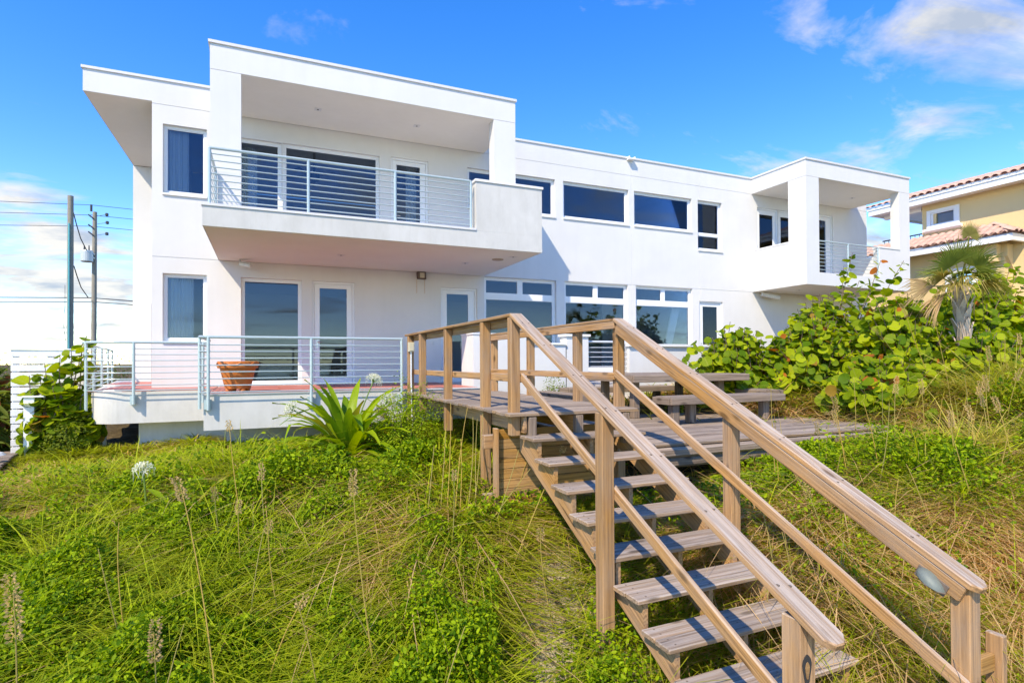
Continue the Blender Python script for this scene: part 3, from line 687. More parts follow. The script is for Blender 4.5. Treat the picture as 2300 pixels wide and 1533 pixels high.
# low white walls in front of the centre windows
def garden_wall(label, boxes, caps):
    x0 = boxes[0][0]; t = thing('garden_wall', label, 'wall', (x0, 11.6, -0.8))
    for b in boxes: m0 = MB(); m0.box(*b); m0.build('wall_block', M['wall'], t)
    for b in caps: m0 = MB(); m0.box(*b); m0.build('wall_cap', M['trim'], t)
garden_wall('white low wall with a taller end block behind the wooden walkway', [(4.13, 5.55, 11.6, 12.4, -1.5, 0.60), (5.551, 6.42, 11.6, 11.85, -1.5, 0.385)], [(4.11, 5.57, 11.58, 12.42, 0.601, 0.63), (5.571, 6.419, 11.56, 11.89, 0.386, 0.43)])
garden_wall('narrow white pillar with a cap beside the short railing', [(6.46, 7.05, 11.62, 11.95, -1.5, 0.585)], [(6.42, 7.09, 11.58, 11.99, 0.586, 0.64)])
garden_wall('long white low wall under the right-hand tall window, partly behind sea grape', [(8.22, 13.6, 11.62, 11.85, -1.5, 0.36)], [(8.18, 13.64, 11.55, 11.9, 0.361, 0.425)])
mb = MB(); mb.box(4.14, 13.6, 12.41, Y0 - 0.003, -1.2, ZT - 0.012); mb.box(4.14, 13.6, 11.9, 12.409, -1.2, ZT - 0.012); tag(mb.build('terrace', M['grout'], None, (9, 13, ZT)), 'pale terrace floor behind the low white walls', kind='structure')

# ------------------------------------------------------------------ metal railings
def railing(name, label, path, ztop, rods, posts, zpost, m, r_top=0.026, r_rod=0.011, r_post=0.027, brackets=None, group=None, closed_ends=True):
    """path: plan polyline; rods: heights; posts: list of (x, y) or (x, y, zbottom)"""
    t = thing(name, label, 'railing', (path[0][0], path[0][1], zpost), group)
    mb = MB(); mb.tube([(x, y, ztop) for x, y in path], r_top, 10); mb.build('top_rail', m, t, smooth=False)
    for z in rods:
        mb = MB(); mb.tube([(x, y, z) for x, y in path], r_rod, 6); mb.build('rod', m, t)
    for p in posts:
        zb = p[2] if len(p) > 2 else zpost
        mb = MB(); mb.tube([(p[0], p[1], zb), (p[0], p[1], ztop)], r_post, 10); mb.build('post', m, t)
    for (x, y, z, dx, dy) in (brackets or []):
        mb = MB(); mb.box(min(x, x + dx) - (0.05 if dx == 0 else 0), max(x, x + dx) + (0.05 if dx == 0 else 0), min(y, y + dy) - (0.05 if dy == 0 else 0), max(y, y + dy) + (0.05 if dy == 0 else 0), z, z + 0.17)
        mb.build('bracket', m, t)
    return t
RB = [2.83 + k * 0.115 for k in range(8)]
railing('balcony_railing', 'pale aqua metal railing along the left upper balcony', [(-0.90, YV - 0.03), (-0.90, YB + 0.07), (3.89, YB + 0.07)], 3.735, RB,
        [(-0.90, YB + 0.07), (0.715, YB + 0.07), (2.32, YB + 0.07), (3.89, YB + 0.07), (-0.90, YV - 0.06)], ZBT, M['metal'])
railing('balcony_railing', 'thin grey metal railing across the front of the right upper balcony', [(15.94, YV + 0.06), (18.86, YV + 0.06)], 3.76, [2.86 + k * 0.115 for k in range(8)],
        [(17.33, YV + 0.06), (18.80, YV + 0.06)], ZBT, M['metal'], r_top=0.022)
yr = YB - 0.10
railing('terrace_railing', 'straight white metal railing along the red tiled terrace', [(-1.04, 12.75), (-1.04, yr), (2.42, yr)], 0.445, [0.312, 0.198, 0.082, -0.036, -0.152, -0.268, -0.384, -0.500],
        [(-0.905, yr), (-1.04, yr + 0.06, -0.78), (0.75, yr), (2.40, yr)], -0.80, M['metal'], brackets=[(-0.92, yr + 0.035, -0.79, 0.0, 0.10), (0.735, yr + 0.035, -0.79, 0.0, 0.10), (2.36, yr + 0.035, -0.79, 0.0, 0.10)])
lp = [(-1.10, 12.80), (-2.55, 12.80)]
for k in range(1, 13): a = R(270 - k * 7.2); lp.append((-2.55 + 0.72 * math.cos(a), 13.52 + 0.72 * math.sin(a)))
lx, ly = lp[-1]; lp += [(lx - (yy - ly) * 0.153, yy) for yy in (15.5, 18.0, 20.5, 22.0)]
railing('terrace_railing', 'curved metal railing round the left corner terrace', lp, 0.405, [0.285, 0.172, 0.057, -0.062, -0.180, -0.298, -0.416, -0.515],
        [(-2.33, 12.80), (-1.16, 12.80), (lp[9][0], lp[9][1], -0.9), (lx - 2.0 * 0.153, ly + 2.0, -0.6), (lx - 4.2 * 0.153, ly + 4.2, -0.6), (lx - 6.4 * 0.153, ly + 6.4, -0.6), (lx - 8.2 * 0.153, ly + 8.2, -0.6)],
        -0.79, M['metal'], brackets=[(-2.345, 12.83, -0.79, 0.0, 0.09)])
railing('terrace_railing', 'short white railing between the pillar and the long low wall', [(7.06, 11.72), (8.20, 11.72)], 0.47, [0.33 - 0.115 * k for k in range(6)], [(8.08, 11.72)], -0.45, M['metal_white'])

# ------------------------------------------------------------------ wooden walkway
ZD = -0.57                                              # deck top
walk = thing('wooden_walkway', 'weathered wooden walkway with posts and handrails leading to the terrace', 'walkway', (3.3, 8.3, ZD))
YF = 5.66; bw = 0.14
y = YF + bw / 2; k = 0
while y < YB - 0.1:
    e0 = 2.44 + random.uniform(-0.015, 0.015); e1 = 4.17 + random.uniform(-0.015, 0.015)
    beam('plank', (e0, y, ZD - 0.019 + random.uniform(-0.003, 0.002)), (e1, y, ZD - 0.019 + random.uniform(-0.003, 0.002)), bw - 0.006, 0.038, M['wood_old'] if random.random() < .35 else M['wood'], walk, twist=random.uniform(-.012, .012))
    y += bw; k += 1
for x in (2.64, 3.3, 3.98): beam('joist', (x, YF + 0.04, ZD - 0.135), (x, YB - 0.13, ZD - 0.135), 0.04, 0.185, M['wood_rail'], walk)
XL, XR_ = 2.555, 4.095                                  # post centre lines
LPOST = [(10.78, -1.5), (9.87, -0.93), (8.33, -1.05), (6.72, -2.1), (5.82, -0.83)]
for (yy, zb) in LPOST: beam('post', (XL, yy, zb), (XL, yy, 0.50), 0.11, 0.11, M['wood_rail'], walk, up=(0, 1, 0))
for (yy, zb) in ((10.27, -1.4), (8.62, -1.6), (7.05, -1.8), (6.02, -1.9)): beam('post', (XR_, yy, zb), (XR_, yy, 0.50), 0.11, 0.11, M['wood_rail'], walk, up=(0, 1, 0))
ycl, ycr = 5.77, 5.98
beam('handrail', (2.565, ycl, 0.521), (2.565, 11.02, 0.521), 0.145, 0.038, M['wood_rail'], walk)
beam('handrail', (4.068, ycr, 0.521), (4.068, 10.86, 0.521), 0.135, 0.038, M['wood_rail'], walk)
beam('side_rail', (2.632, ycl + 0.01, 0.452), (2.632, 10.95, 0.452), 0.038, 0.092, M['wood_rail'], walk)
beam('side_rail', (4.018, ycr + 0.01, 0.452), (4.018, 10.84, 0.452), 0.038, 0.092, M['wood_rail'], walk)
beam('side_rail', (2.632, ycl + 0.01, -0.19), (2.632, 10.95, -0.19), 0.038, 0.092, M['wood_rail'], walk)
beam('side_rail', (4.018, ycr + 0.01, -0.19), (4.018, 10.84, -0.19), 0.038, 0.092, M['wood_rail'], walk)
# boarded skirt under the head of the stairs
zs = -0.80; i = 0
while zs > -2.05:
    hgt = 0.118; beam('skirt_board', (2.47, 6.20, zs - hgt / 2), (4.02, 6.20, zs - hgt / 2 + random.uniform(-.003, .003)), 0.03, hgt - 0.006, M['wood_skirt'] if i < 9 else M['wood'], walk, ch=0.004); zs -= hgt; i += 1
beam('corner_post', (2.47, 6.16, -2.1), (2.47, 6.16, -0.78), 0.045, 0.10, M['wood_rail'], walk, up=(0, 1, 0))
beam('blocking', (2.36, 6.30, -0.95), (2.60, 6.30, -0.95), 0.10, 0.16, M['wood_rail'], walk)
beam('blocking', (2.36, 6.30, -1.62), (2.60, 6.30, -1.62), 0.10, 0.10, M['wood_rail'], walk)
for x in (2.72, 3.32, 3.96): beam('riser_block', (x, 5.71, -0.98), (x, 5.71, -0.62), 0.09, 0.09, M['wood_old'], walk, up=(0, 1, 0))

# ------------------------------------------------------------------ wooden staircase
stair = thing('wooden_staircase', 'steep open wooden staircase with sloping handrails rising from the dune', 'staircase', (3.3, 4.0, -2.3))
RISE, RUN = 0.201, 0.3665
Y1S, Z1S = 5.41, -0.821
NT_ = 10
for i in range(NT_):
    yf = Y1S - i * RUN; z = Z1S - i * RISE
    for (a, b) in ((yf, yf + 0.166), (yf + 0.172, yf + 0.338)):
        beam('tread', (2.595 + random.uniform(-.008, .008), (a + b) / 2, z - 0.02), (4.05 + random.uniform(-.01, .01), (a + b) / 2, z - 0.02 + random.uniform(-.003, .003)), b - a, 0.04, M['wood'], stair, ch=0.008)
_a = math.atan(0.5485); _X = Vector((0, math.cos(_a), math.sin(_a))); _Y = Vector((-1, 0, 0)); STR_ROT = Matrix((_X, _Y, _X.cross(_Y))).transposed().to_euler()
for x in (2.69, 3.34, 3.97):                            # notched stringers
    poly = []
    for i in range(NT_):
        yf = Y1S - i * RUN + 0.035; z = Z1S - i * RISE - 0.0415
        yb = yf + RUN
        poly += [(yb, z), (yf, z)]
    yl, zl = poly[-1]
    poly += [(yl, zl - 0.215)]
    yt, zt = poly[0]
    poly += [(yt + 0.10, zt - 0.155), (yt + 0.10, zt)]
    mb = MB(); mb.prism(poly, 'x', x - 0.022, x + 0.022); o = mb.build('stringer', M['wood_rail'], stair, (x, 3.8, -1.9), rot=STR_ROT)
# rails: from the head posts down to the end posts
SL = 0.4945
def rail_z(yy, y0, z0): return z0 - (y0 - yy) * SL
zc = 0.521
def slope_beam(name, x, ya, za, yb, w, h, off):
    n = Vector((0, -SL, 1)).normalized()
    p0 = Vector((x, ya, za)) + n * off; p1 = Vector((x, yb, rail_z(yb, ya, za))) + n * off
    return beam(name, p0, p1, w, h, M['wood_rail'], stair, up=n, ch=0.008)
def slope_cap(x, ya, za, yb, w, h, ear=0.045):
    """flat cap board laid down the slope, its lower corners clipped"""
    a = Vector((x, ya, za)); b = Vector((x, yb, rail_z(yb, ya, za))); X = (b - a).normalized(); n = Vector((0, -SL, 1)).normalized(); Y = n.cross(X); L = (b - a).length; c = 0.007
    mb = MB(); out = [(0, -w / 2), (L - ear, -w / 2), (L, -w / 2 + ear), (L, w / 2 - ear), (L - ear, w / 2), (0, w / 2)]
    inn = [(0, -w / 2 + c), (L - ear - c * .4, -w / 2 + c), (L - c, -w / 2 + ear + c * .4), (L - c, w / 2 - ear - c * .4), (L - ear - c * .4, w / 2 - c), (0, w / 2 - c)]
    P = lambda p, z: tuple(a + X * p[0] + Y * p[1] + n * z); k = len(out)
    vs = [P(p, -h / 2) for p in out] + [P(p, h / 2 - c) for p in out] + [P(p, h / 2) for p in inn]
    fs = [tuple(range(k - 1, -1, -1)), tuple(range(2 * k, 3 * k))] + [(r * k + i, r * k + (i + 1) % k, (r + 1) * k + (i + 1) % k, (r + 1) * k + i) for r in (0, 1) for i in range(k)]
    mb.add(vs, fs); mb.build('handrail', M['wood_rail'], stair, tuple((a + b) / 2), rot=Matrix((X, Y, n)).transposed().to_euler())
slope_cap(2.565, 5.785, zc, 1.90, 0.148, 0.040)
slope_cap(4.070, 5.995, zc, 2.05, 0.148, 0.040)
slope_beam('side_rail', 2.632, 5.70, zc - 0.04, 2.1, 0.038, 0.095, -0.07)
slope_beam('side_rail', 4.018, 5.92, zc - 0.04, 2.10, 0.038, 0.115, -0.080)
slope_beam('side_rail', 2.632, 5.775, -0.17, 1.35, 0.038, 0.095, 0)
slope_beam('side_rail', 4.018, 5.985, -0.15, 1.45, 0.038, 0.095, 0)
def stair_post(x, yy, y0, zb): beam('post', (x, yy, zb), (x, yy, rail_z(yy, y0, zc) - 0.045), 0.115, 0.115, M['wood_rail'], stair, up=(0, 1, 0))
stair_post(XL, 3.97, 5.785, -3.0); stair_post(XL, 2.13, 5.785, -3.6); stair_post(XR_, 4.14, 5.995, -2.6); stair_post(XR_, 2.17, 5.995, -3.3)
# scorched knot on the left foot post
mb = MB(); n = 18; pts = []
for k in range(n):
    a = 2 * math.pi * k / n; pts.append((2.545 + 0.030 * math.cos(a) * (1 + 0.2 * math.sin(3 * a)), -1.585 + 0.075 * math.sin(a)))
mb.prism(pts, 'y', 2.068, 2.0745); mb.build('scorch_mark', M['dark'], stair)
mb = MB(); mb.prism([(2.545 + (p[0] - 2.545) * 0.45, -1.592 + (p[1] + 1.585) * 0.6) for p in pts], 'y', 2.0655, 2.0685); mb.build('scorch_mark', M['wood_skirt'], stair)
# screw heads in the treads and along the caps
mb = MB()
for i in range(NT_):
    yf = Y1S - i * RUN; z = Z1S - i * RISE
    for x in (2.69, 3.34, 3.97):
        for yy in (yf + 0.045, yf + 0.125, yf + 0.215, yf + 0.295):
            xx = x + random.uniform(-.012, .012); mb.box(xx - .006, xx + .006, yy - .006, yy + .006, z - .004, z + .0025)
for (x, ya) in ((2.565, 5.785), (4.070, 5.995)):
    for k in range(7):
        for dx in (-.035, .035):
            yy = ya - .25 - k * .55 + random.uniform(-.03, .03)
            if yy > 2.0: zz = rail_z(yy, ya, zc) + .0225; mb.box(x + dx - .006, x + dx + .006, yy - .010, yy + .010, zz - .01, zz + .0035)
tag(mb.build('screw_heads', M['rust'], stair), kind='stuff')
# stub of a broken board behind the right foot post
beam('board_stub', (4.33, 2.12, -2.15), (4.33, 2.12, -1.77), 0.05, 0.10, M['wood_rail'], stair, up=(0, 1, 0))
beam('board_stub', (4.15, 2.13, -1.95), (4.30, 2.13, -1.95), 0.04, 0.11, M['wood_skirt'], stair)
# domed cap light on the right side rail
cl = thing('step_light', 'small domed metal light fixed to the right sloping handrail', 'light', (3.99, 2.31, -1.50))
mb = MB(); prof = []
vs = []; nn = 16; rings = 6
for i in range(rings + 1):
    ph = (math.pi / 2) * i / rings
    for k in range(nn):
        a = math.pi * k / (nn - 1); r = math.cos(ph)
        vs.append((3.998 - 0.075 * r * math.sin(a), 2.31 + 0.085 * r * math.cos(a) + 0.0, -1.455 + 0.065 * math.sin(ph) * 1.0 + 0.045 * r * math.cos(a)))
fs = [(i * nn + k, i * nn + k + 1, (i + 1) * nn + k + 1, (i + 1) * nn + k) for i in range(rings) for k in range(nn - 1)]
mb.add(vs, fs); mb.build('shade', M['verdigris'], cl, smooth=True)
beam('mount_plate', (3.994, 2.40, -1.40), (3.994, 2.22, -1.489), 0.010, 0.085, M['rust'], cl, ch=0.003)
mb = MB(); mb.tube([(3.99, 2.225, -1.50), (3.955, 2.245, -1.492), (3.925, 2.31, -1.46), (3.955, 2.375, -1.427), (3.99, 2.393, -1.418)], 0.006, 6); mb.build('rim', M['rust'], cl)

# power outlet on the first walkway post, with its conduit
ob = thing('outlet_box', 'beige outdoor outlet box with a white conduit on the first walkway post', 'outlet', (2.55, 10.7, 0.25))
mb = MB(); mb.box(2.49, 2.60, 10.65, 10.724, 0.20, 0.38); o = mb.build('box', M['beige'], ob)
mb = MB(); mb.box(2.51, 2.585, 10.640, 10.65, 0.22, 0.36); mb.build('cover', M['beige'], ob)
mb = MB(); mb.tube([(2.545, 10.69, 0.20), (2.545, 10.69, -0.35), (2.56, 10.67, -1.2)], 0.014); mb.build('conduit', M['metal_white'], ob)
# black pipe down the slope beside the stairs
pipe_pts = [(2.62, 5.6, gz(2.62, 5.6) + 0.05)]
for k in range(1, 12): yy = 5.6 - k * 0.32; pipe_pts.append((2.50 + 0.02 * math.sin(k), yy, gz(2.5, yy) + 0.05))
mb = MB(); mb.tube(pipe_pts, 0.024, 8); o = mb.build('drain_pipe', M['dark'], None, pipe_pts[0]); tag(o, 'black pipe lying on the sand along the left side of the stairs', 'pipe')

# ------------------------------------------------------------------ lower platform with table and benches
ZP = -1.07
plat = thing('wooden_platform', 'low weathered timber platform beside the stairs, grass at its edge', 'platform', (6.5, 8.5, ZP))
y = 5.90; k = 0
while y < 11.2:
    w = 0.19 if k < 2 else 0.14
    x1 = 9.30 + random.uniform(-.05, .05) - (0.0 if k else 0.1)
    beam('plank', (4.30, y + w / 2, ZP - 0.022 + random.uniform(-.006, .004)), (x1, y + w / 2, ZP - 0.022 + random.uniform(-.006, .004)), w - 0.012, 0.045, M['wood_old'] if random.random() < .6 else M['wood'], plat, twist=random.uniform(-.02, .02), ch=0.01)
    y += w; k += 1
beam('edge_log', (4.32, 5.93, ZP - 0.12), (9.22, 5.93, ZP - 0.12), 0.13, 0.13, M['wood_old'], plat, ch=0.03)
beam('edge_log', (4.4, 5.98, ZP - 0.26), (7.6, 5.98, ZP - 0.26), 0.13, 0.13, M['wood_old'], plat, ch=0.03)
beam('edge_log', (9.33, 5.95, ZP - 0.12), (9.33, 11.1, ZP - 0.12), 0.06, 0.2, M['wood_old'], plat)

def slab_table(t, x0, x1, y0, y1, ztop, th, legs, zb, rows, top='plank'):
    w = (y1 - y0) / rows
    for i in range(rows):
        yy = y0 + (i + 0.5) * w; beam(top, (x0 + 0.05, yy, ztop - 0.02), (x1 - 0.05, yy, ztop - 0.02), w - 0.008, 0.04, M['wood_old'], t)
    beam('rim', (x0, y0, ztop - th / 2 - 0.01), (x1, y0, ztop - th / 2 - 0.01), 0.045, th, M['wood_old'], t); beam('rim', (x0, y1, ztop - th / 2 - 0.01), (x1, y1, ztop - th / 2 - 0.01), 0.045, th, M['wood_old'], t)
    beam('rim', (x0, y0 + 0.03, ztop - th / 2 - 0.01), (x0, y1 - 0.03, ztop - th / 2 - 0.01), 0.045, th, M['wood_old'], t); beam('rim', (x1, y0 + 0.03, ztop - th / 2 - 0.01), (x1, y1 - 0.03, ztop - th / 2 - 0.01), 0.045, th, M['wood_old'], t)
    for (x, yy) in legs: beam('leg', (x, yy, zb), (x, yy, ztop - 0.045), 0.14, 0.14, M['wood_old'], t, up=(0, 1, 0), ch=0.012)
tb = thing('picnic_table', 'large weathered wooden table on the low platform', 'table', (7.4, 9.4, ZP))
slab_table(tb, 6.02, 8.78, 8.40, 10.3, -0.255, 0.125, [(6.30, 8.75), (6.62, 9.2), (8.4, 8.8), (8.3, 9.9), (6.4, 9.9)], ZP, 12)
b1 = thing('bench', 'wooden bench in front of the large table', 'bench', (7.1, 7.7, ZP), 'benches round the large table')
slab_table(b1, 6.05, 8.62, 7.42, 7.88, -0.60, 0.115, [(6.22, 7.55), (6.72, 7.72), (8.3, 7.6)], ZP, 3)
b2 = thing('bench', 'wooden bench at the right end of the large table', 'bench', (9.0, 9.2, ZP), 'benches round the large table')
slab_table(b2, 8.90, 9.30, 8.05, 10.1, -0.57, 0.09, [(9.1, 8.3), (9.1, 9.8)], ZP - 0.1, 14)
b3 = thing('bench', 'dark wooden bench between the large table and the low white wall', 'bench', (7.2, 10.75, ZP), 'benches round the large table')
slab_table(b3, 5.95, 8.8, 10.60, 11.02, -0.575, 0.11, [(6.3, 10.8), (8.4, 10.8)], ZP, 3)
b4 = thing('bench', 'wooden bench at the left end of the large table beside the walkway', 'bench', (5.3, 9.5, ZP), 'benches round the large table')
slab_table(b4, 4.95, 5.38, 8.7, 10.4, -0.60, 0.11, [(5.15, 8.95), (5.15, 10.1)], ZP, 12)

# ------------------------------------------------------------------ things on the house and terrace
pot = thing('planter_pot', 'orange terracotta planter on feet behind the terrace railing', 'planter', (-0.48, 11.55, ZT))
c = (-0.48, 11.55, ZT + 0.006)
mb = MB(); mb.lathe([(0.02, 0.06), (0.215, 0.06), (0.30, 0.43), (0.335, 0.435), (0.345, 0.455), (0.345, 0.545), (0.33, 0.56), (0.295, 0.56), (0.28, 0.46), (0.02, 0.46)], c, 32); mb.build('pot', M['terracotta'], pot)
mb = MB(); mb.lathe([(0.0, 0.47), (0.277, 0.47)], c, 24); mb.build('soil', M['soil'], pot)
for k in range(4):
    a = k * math.pi / 2 + 0.5; x, yy = c[0] + 0.17 * math.cos(a), c[1] + 0.17 * math.sin(a)
    mb = MB(); mb.lathe([(0.0, 0.0), (0.045, 0.0), (0.055, 0.03), (0.04, 0.075), (0, 0.08)], (x, yy, c[2]), 10); mb.build('foot', M['terracotta'], pot)
for k in range(9):                                      # swags moulded on the rim
    a = 2 * math.pi * k / 9; q = []
    for j in range(7): b = a + (j / 6) * 2 * math.pi / 9; q.append((c[0] + 0.348 * math.cos(b), c[1] + 0.348 * math.sin(b), c[2] + 0.535 - 0.05 * math.sin(math.pi * j / 6)))
    mb = MB(); mb.tube(q, 0.012, 6); mb.build('swag', M['terracotta'], pot)

sc1 = thing('security_camera', 'white security camera under the left balcony soffit', 'camera', (-0.53, 14.2, ZBB))
mb = MB(); mb.tube([(-0.55, 14.25, ZBB), (-0.55, 14.25, ZBB - 0.09)], 0.018); mb.build('bracket', M['lightgrey'], sc1)
beam('camera_body', (-0.55, 14.26, ZBB - 0.10), (-0.32, 14.02, ZBB - 0.17), 0.085, 0.085, M['lightgrey'], sc1, ch=0.02)
beam('hood', (-0.56, 14.27, ZBB - 0.045), (-0.30, 14.0, ZBB - 0.115), 0.11, 0.012, M['lightgrey'], sc1)
sc2 = thing('security_camera', 'white wall light under the right balcony, beside the corner of the soffit', 'camera', (15.9, 14.3, ZBB))
mb = MB(); mb.tube([(15.75, 14.45, ZBB - 0.08), (15.75, 14.3, ZBB - 0.08)], 0.03); mb.build('bracket', M['lightgrey'], sc2)
beam('camera_body', (15.62, 14.35, ZBB - 0.08), (16.15, 14.05, ZBB - 0.22), 0.16, 0.13, M['lightgrey'], sc2, ch=0.02)
vt = thing('wall_sconce', 'rusty brown wall light under the balcony soffit with stains below', 'light', (3.7, 14.5, 2.25))
mb = MB(); mb.prism([(3.60, 2.345), (3.82, 2.345), (3.83, 2.16), (3.61, 2.165)], 'y', Y0 - 0.13, Y0 - 0.001); mb.build('housing', M['rust'], vt)
for x in (3.605, 3.815):
    mb = MB(); mb.box(x - 0.012, x + 0.012, Y0 - 0.0035, Y0 - 0.001, 1.80, 2.155); mb.build('rust_streak', M['rust_stain'], vt)
mb = MB(); mb.box(3.66, 3.78, Y0 - 0.14, Y0 - 0.128, 2.19, 2.32); mb.build('lens', M['beige'], vt)
sw = MB(); sw.box(4.02, 4.07, Y0 - 0.02, Y0 - 0.001, 0.46, 0.54); tag(sw.build('doorbell', M['lightgrey'], None, (4.04, Y0, 0.5)), 'small grey doorbell on the white wall left of the right-hand glass door', 'doorbell')
wl = thing('wall_plate', 'slim dark metal plate on the white end block behind the walkway', 'plate', (5.1, 11.6, 0.0))
mb = MB(); mb.box(4.98, 5.10, 11.585, 11.599, -0.20, 0.08); mb.build('plate', M['rust'], wl)

# ------------------------------------------------------------------ white slatted fence at the left
fen = thing('slatted_fence', 'white painted fence of horizontal boards left of the house', 'fence', (-4.0, 13.8, -1.6))
z = 0.27; i = 0
while z > -1.62:
    beam('slat', (-4.50 + random.uniform(-.004, .004), 13.80, z - 0.065), (-3.35, 13.80, z - 0.065), 0.034, 0.120, M['wood_white'], fen, ch=0.004); z -= 0.1435; i += 1
for x in (-4.45, -3.9, -3.40): beam('post', (x, 13.87, -1.8), (x, 13.87, 0.25), 0.09, 0.09, M['wood_white'], fen, up=(0, 1, 0))
beam('cap', (-4.53, 13.82, 0.285), (-3.34, 13.82, 0.285), 0.12, 0.025, M['wood_white'], fen)
gp = thing('gate_post', 'short white wooden post with a cap in front of the slatted fence', 'post', (-4.0, 13.2, -1.7))
beam('post', (-4.02, 13.2, -1.95), (-4.02, 13.2, -0.62), 0.16, 0.16, M['wood_white'], gp, up=(0, 1, 0)); beam('cap', (-4.12, 13.2, -0.605), (-3.78, 13.2, -0.605), 0.22, 0.03, M['wood_white'], gp)
bd = thing('boardwalk', 'old grey boardwalk half hidden by grass at the left edge', 'boardwalk', (-4.6, 11.5, -1.85))
for k in range(34):
    yy = 9.2 + k * 0.15; xr = -3.55 - (yy - 9.2) * 0.16; zz = gz(xr - 0.6, yy) + 0.10
    beam('plank', (xr - 1.5, yy, zz), (xr, yy, zz), 0.135, 0.04, M['wood_old'], bd)
cl2 = thing('path_light', 'small grey metal cap light beside the old boardwalk', 'light', (-4.1, 12.0, -1.8))
zz = gz(-4.15, 12.1); mb = MB(); mb.tube([(-4.15, 12.1, zz), (-4.15, 12.1, zz + 0.25)], 0.02); mb.build('stem', M['lightgrey'], cl2)
mb = MB(); mb.lathe([(0.14, 0.0), (0.10, 0.04), (0.0, 0.07)], (-4.15, 12.1, zz + 0.25), 16); mb.build('cap', M['lightgrey'], cl2)

# ------------------------------------------------------------------ neighbour house, utility poles, wires
def at(u, v, Y):
    d = px_dir(u, v); return d * (Y / d.y)
nb = thing('neighbour_house', 'ochre house with pink clay tile roofs and white eaves beyond the right balcony', 'house', (27.0, 13.0, -1.0))
WX = 26.0
mb = MB(); wall_grid(mb, 'y', WX, 0.3, 4.0, 15.23, 3.9, 6.62, holes=[(14.0, 14.68, 5.72, 6.18)], sign=-1); mb.box(WX + 0.3, 33, 14.95, 15.23, 3.9, 6.62); mb.build('upper_wall', M['yellow'], nb)
mb = MB(); wall_grid(mb, 'y', 25.62, 0.3, 12.1, 19.0, -2.0, 4.55, holes=[(13.15, 13.9, 2.1, 3.5)], sign=-1); mb.box(25.921, 34, 12.1, 12.4, -2.0, 4.55); mb.box(26.0, 26.3, 4.0, 12.099, -2.0, 3.899); mb.build('lower_wall', M['yellow'], nb)
mb = MB()
for (a, b, c, d) in ((13.78, 15.02, 5.56, 5.68), (13.78, 15.02, 6.22, 6.34), (13.78, 13.93, 5.681, 6.219), (14.87, 15.02, 5.681, 6.219)): mb.box(WX - 0.06, WX + 0.02, a, b, c, d)
for (a, b, c, d) in ((13.94, 14.86, 5.685, 5.73), (13.94, 14.86, 6.17, 6.215), (13.94, 14.0, 5.731, 6.169), (14.78, 14.86, 5.731, 6.169)): mb.box(WX - 0.03, WX + 0.05, a, b, c, d)
wn = mb.build('window', M['trim'], nb, (WX, 14.4, 5.9))
mb = MB(); mb.box(WX + 0.06, WX + 0.08, 13.99, 14.70, 5.71, 6.19); mb.build('pane', M['glass'], wn)
mb = MB(); mb.prism([(WX - 0.17, 5.52), (WX - 0.17, 5.46), (WX - 0.08, 5.40), (WX - 0.002, 5.38), (WX - 0.002, 5.545), (WX - 0.16, 5.545)], 'y', 13.68, 15.12); mb.build('sill', M['trim'], wn)
mb = MB()
for (a, b, c, d) in ((12.95, 14.1, 3.5, 3.68), (12.95, 13.15, 1.9, 3.499), (13.9, 14.1, 1.9, 3.499)): mb.box(25.55, 25.66, a, b, c, d)
wn2 = mb.build('window', M['trim'], nb, (25.62, 13.5, 2.8)); mb = MB(); mb.box(25.72, 25.74, 13.14, 13.91, 2.09, 3.51); mb.build('pane', M['glass'], wn2)
mb = MB(); mb.box(25.36, 33, 4.0, 17.07, 6.621, 6.68); mb.build('soffit', M['trim'], nb)
mb = MB(); mb.box(25.30, 25.42, 4.0, 17.12, 6.55, 6.86); mb.box(25.421, 33, 17.0, 17.12, 6.55, 6.86); mb.box(25.26, 25.299, 4.0, 17.16, 6.78, 6.90); mb.build('fascia', M['trim'], nb)
mb = MB(); mb.box(26.05, 26.25, 15.3, 16.9, 6.42, 6.62); mb.build('porch_beam', M['trim'], nb)
mb = MB(); mb.add([(25.25, 3.5, 6.88), (25.25, 17.2, 6.88), (31, 12.5, 8.7), (31, 3.5, 8.7)], [(0, 1, 2, 3)]); mb.add([(25.25, 17.2, 6.88), (31, 17.2, 6.88), (31, 12.5, 8.7)], [(0, 1, 2)]); mb.build('roof', M['rooftile'], nb)
def arch_mesh(l, w, h, n=6):
    vs = []
    for x, k in ((0, 1.0), (l, 0.86)):
        for i in range(n + 1): a = math.pi * i / n; vs.append((x, -math.cos(a) * w / 2 * k, math.sin(a) * h * k))
    for i in range(n + 1): a = math.pi * i / n; vs.append((0, -math.cos(a) * w * .38, math.sin(a) * h * .72))
    fs = [(i, i + 1, n + 2 + i, n + 1 + i) for i in range(n)] + [(i, 2 * n + 2 + i, 2 * n + 3 + i, i + 1) for i in range(n)]
    me = bpy.data.meshes.new('roof_tile'); me.from_pydata(vs, [], fs); me.materials.append(M['rooftile']); me.polygons.foreach_set('use_smooth', [True] * len(fs)); return me
TILE_ME = arch_mesh(0.46, 0.27, 0.10)
def tile_rows(p0, along, upslope, ncol, nrow, trim=0.0, trim_end=0.0):
    along = Vector(along).normalized(); up = Vector(upslope).normalized(); nrm = up.cross(along); nrm = nrm if nrm.z > 0 else -nrm
    rot = Matrix((up, nrm.cross(up), nrm)).transposed().to_euler()
    for r in range(nrow):
        for c in range(ncol):
            if c < r * trim or c > ncol - 1 - r * trim_end: continue
            o = bpy.data.objects.new('roof_tile', TILE_ME); link(o, nb, Vector(p0) + along * (c * 0.29) + up * (r * 0.40) + nrm * (0.012 * r + random.uniform(0, .008))); o.rotation_euler = rot
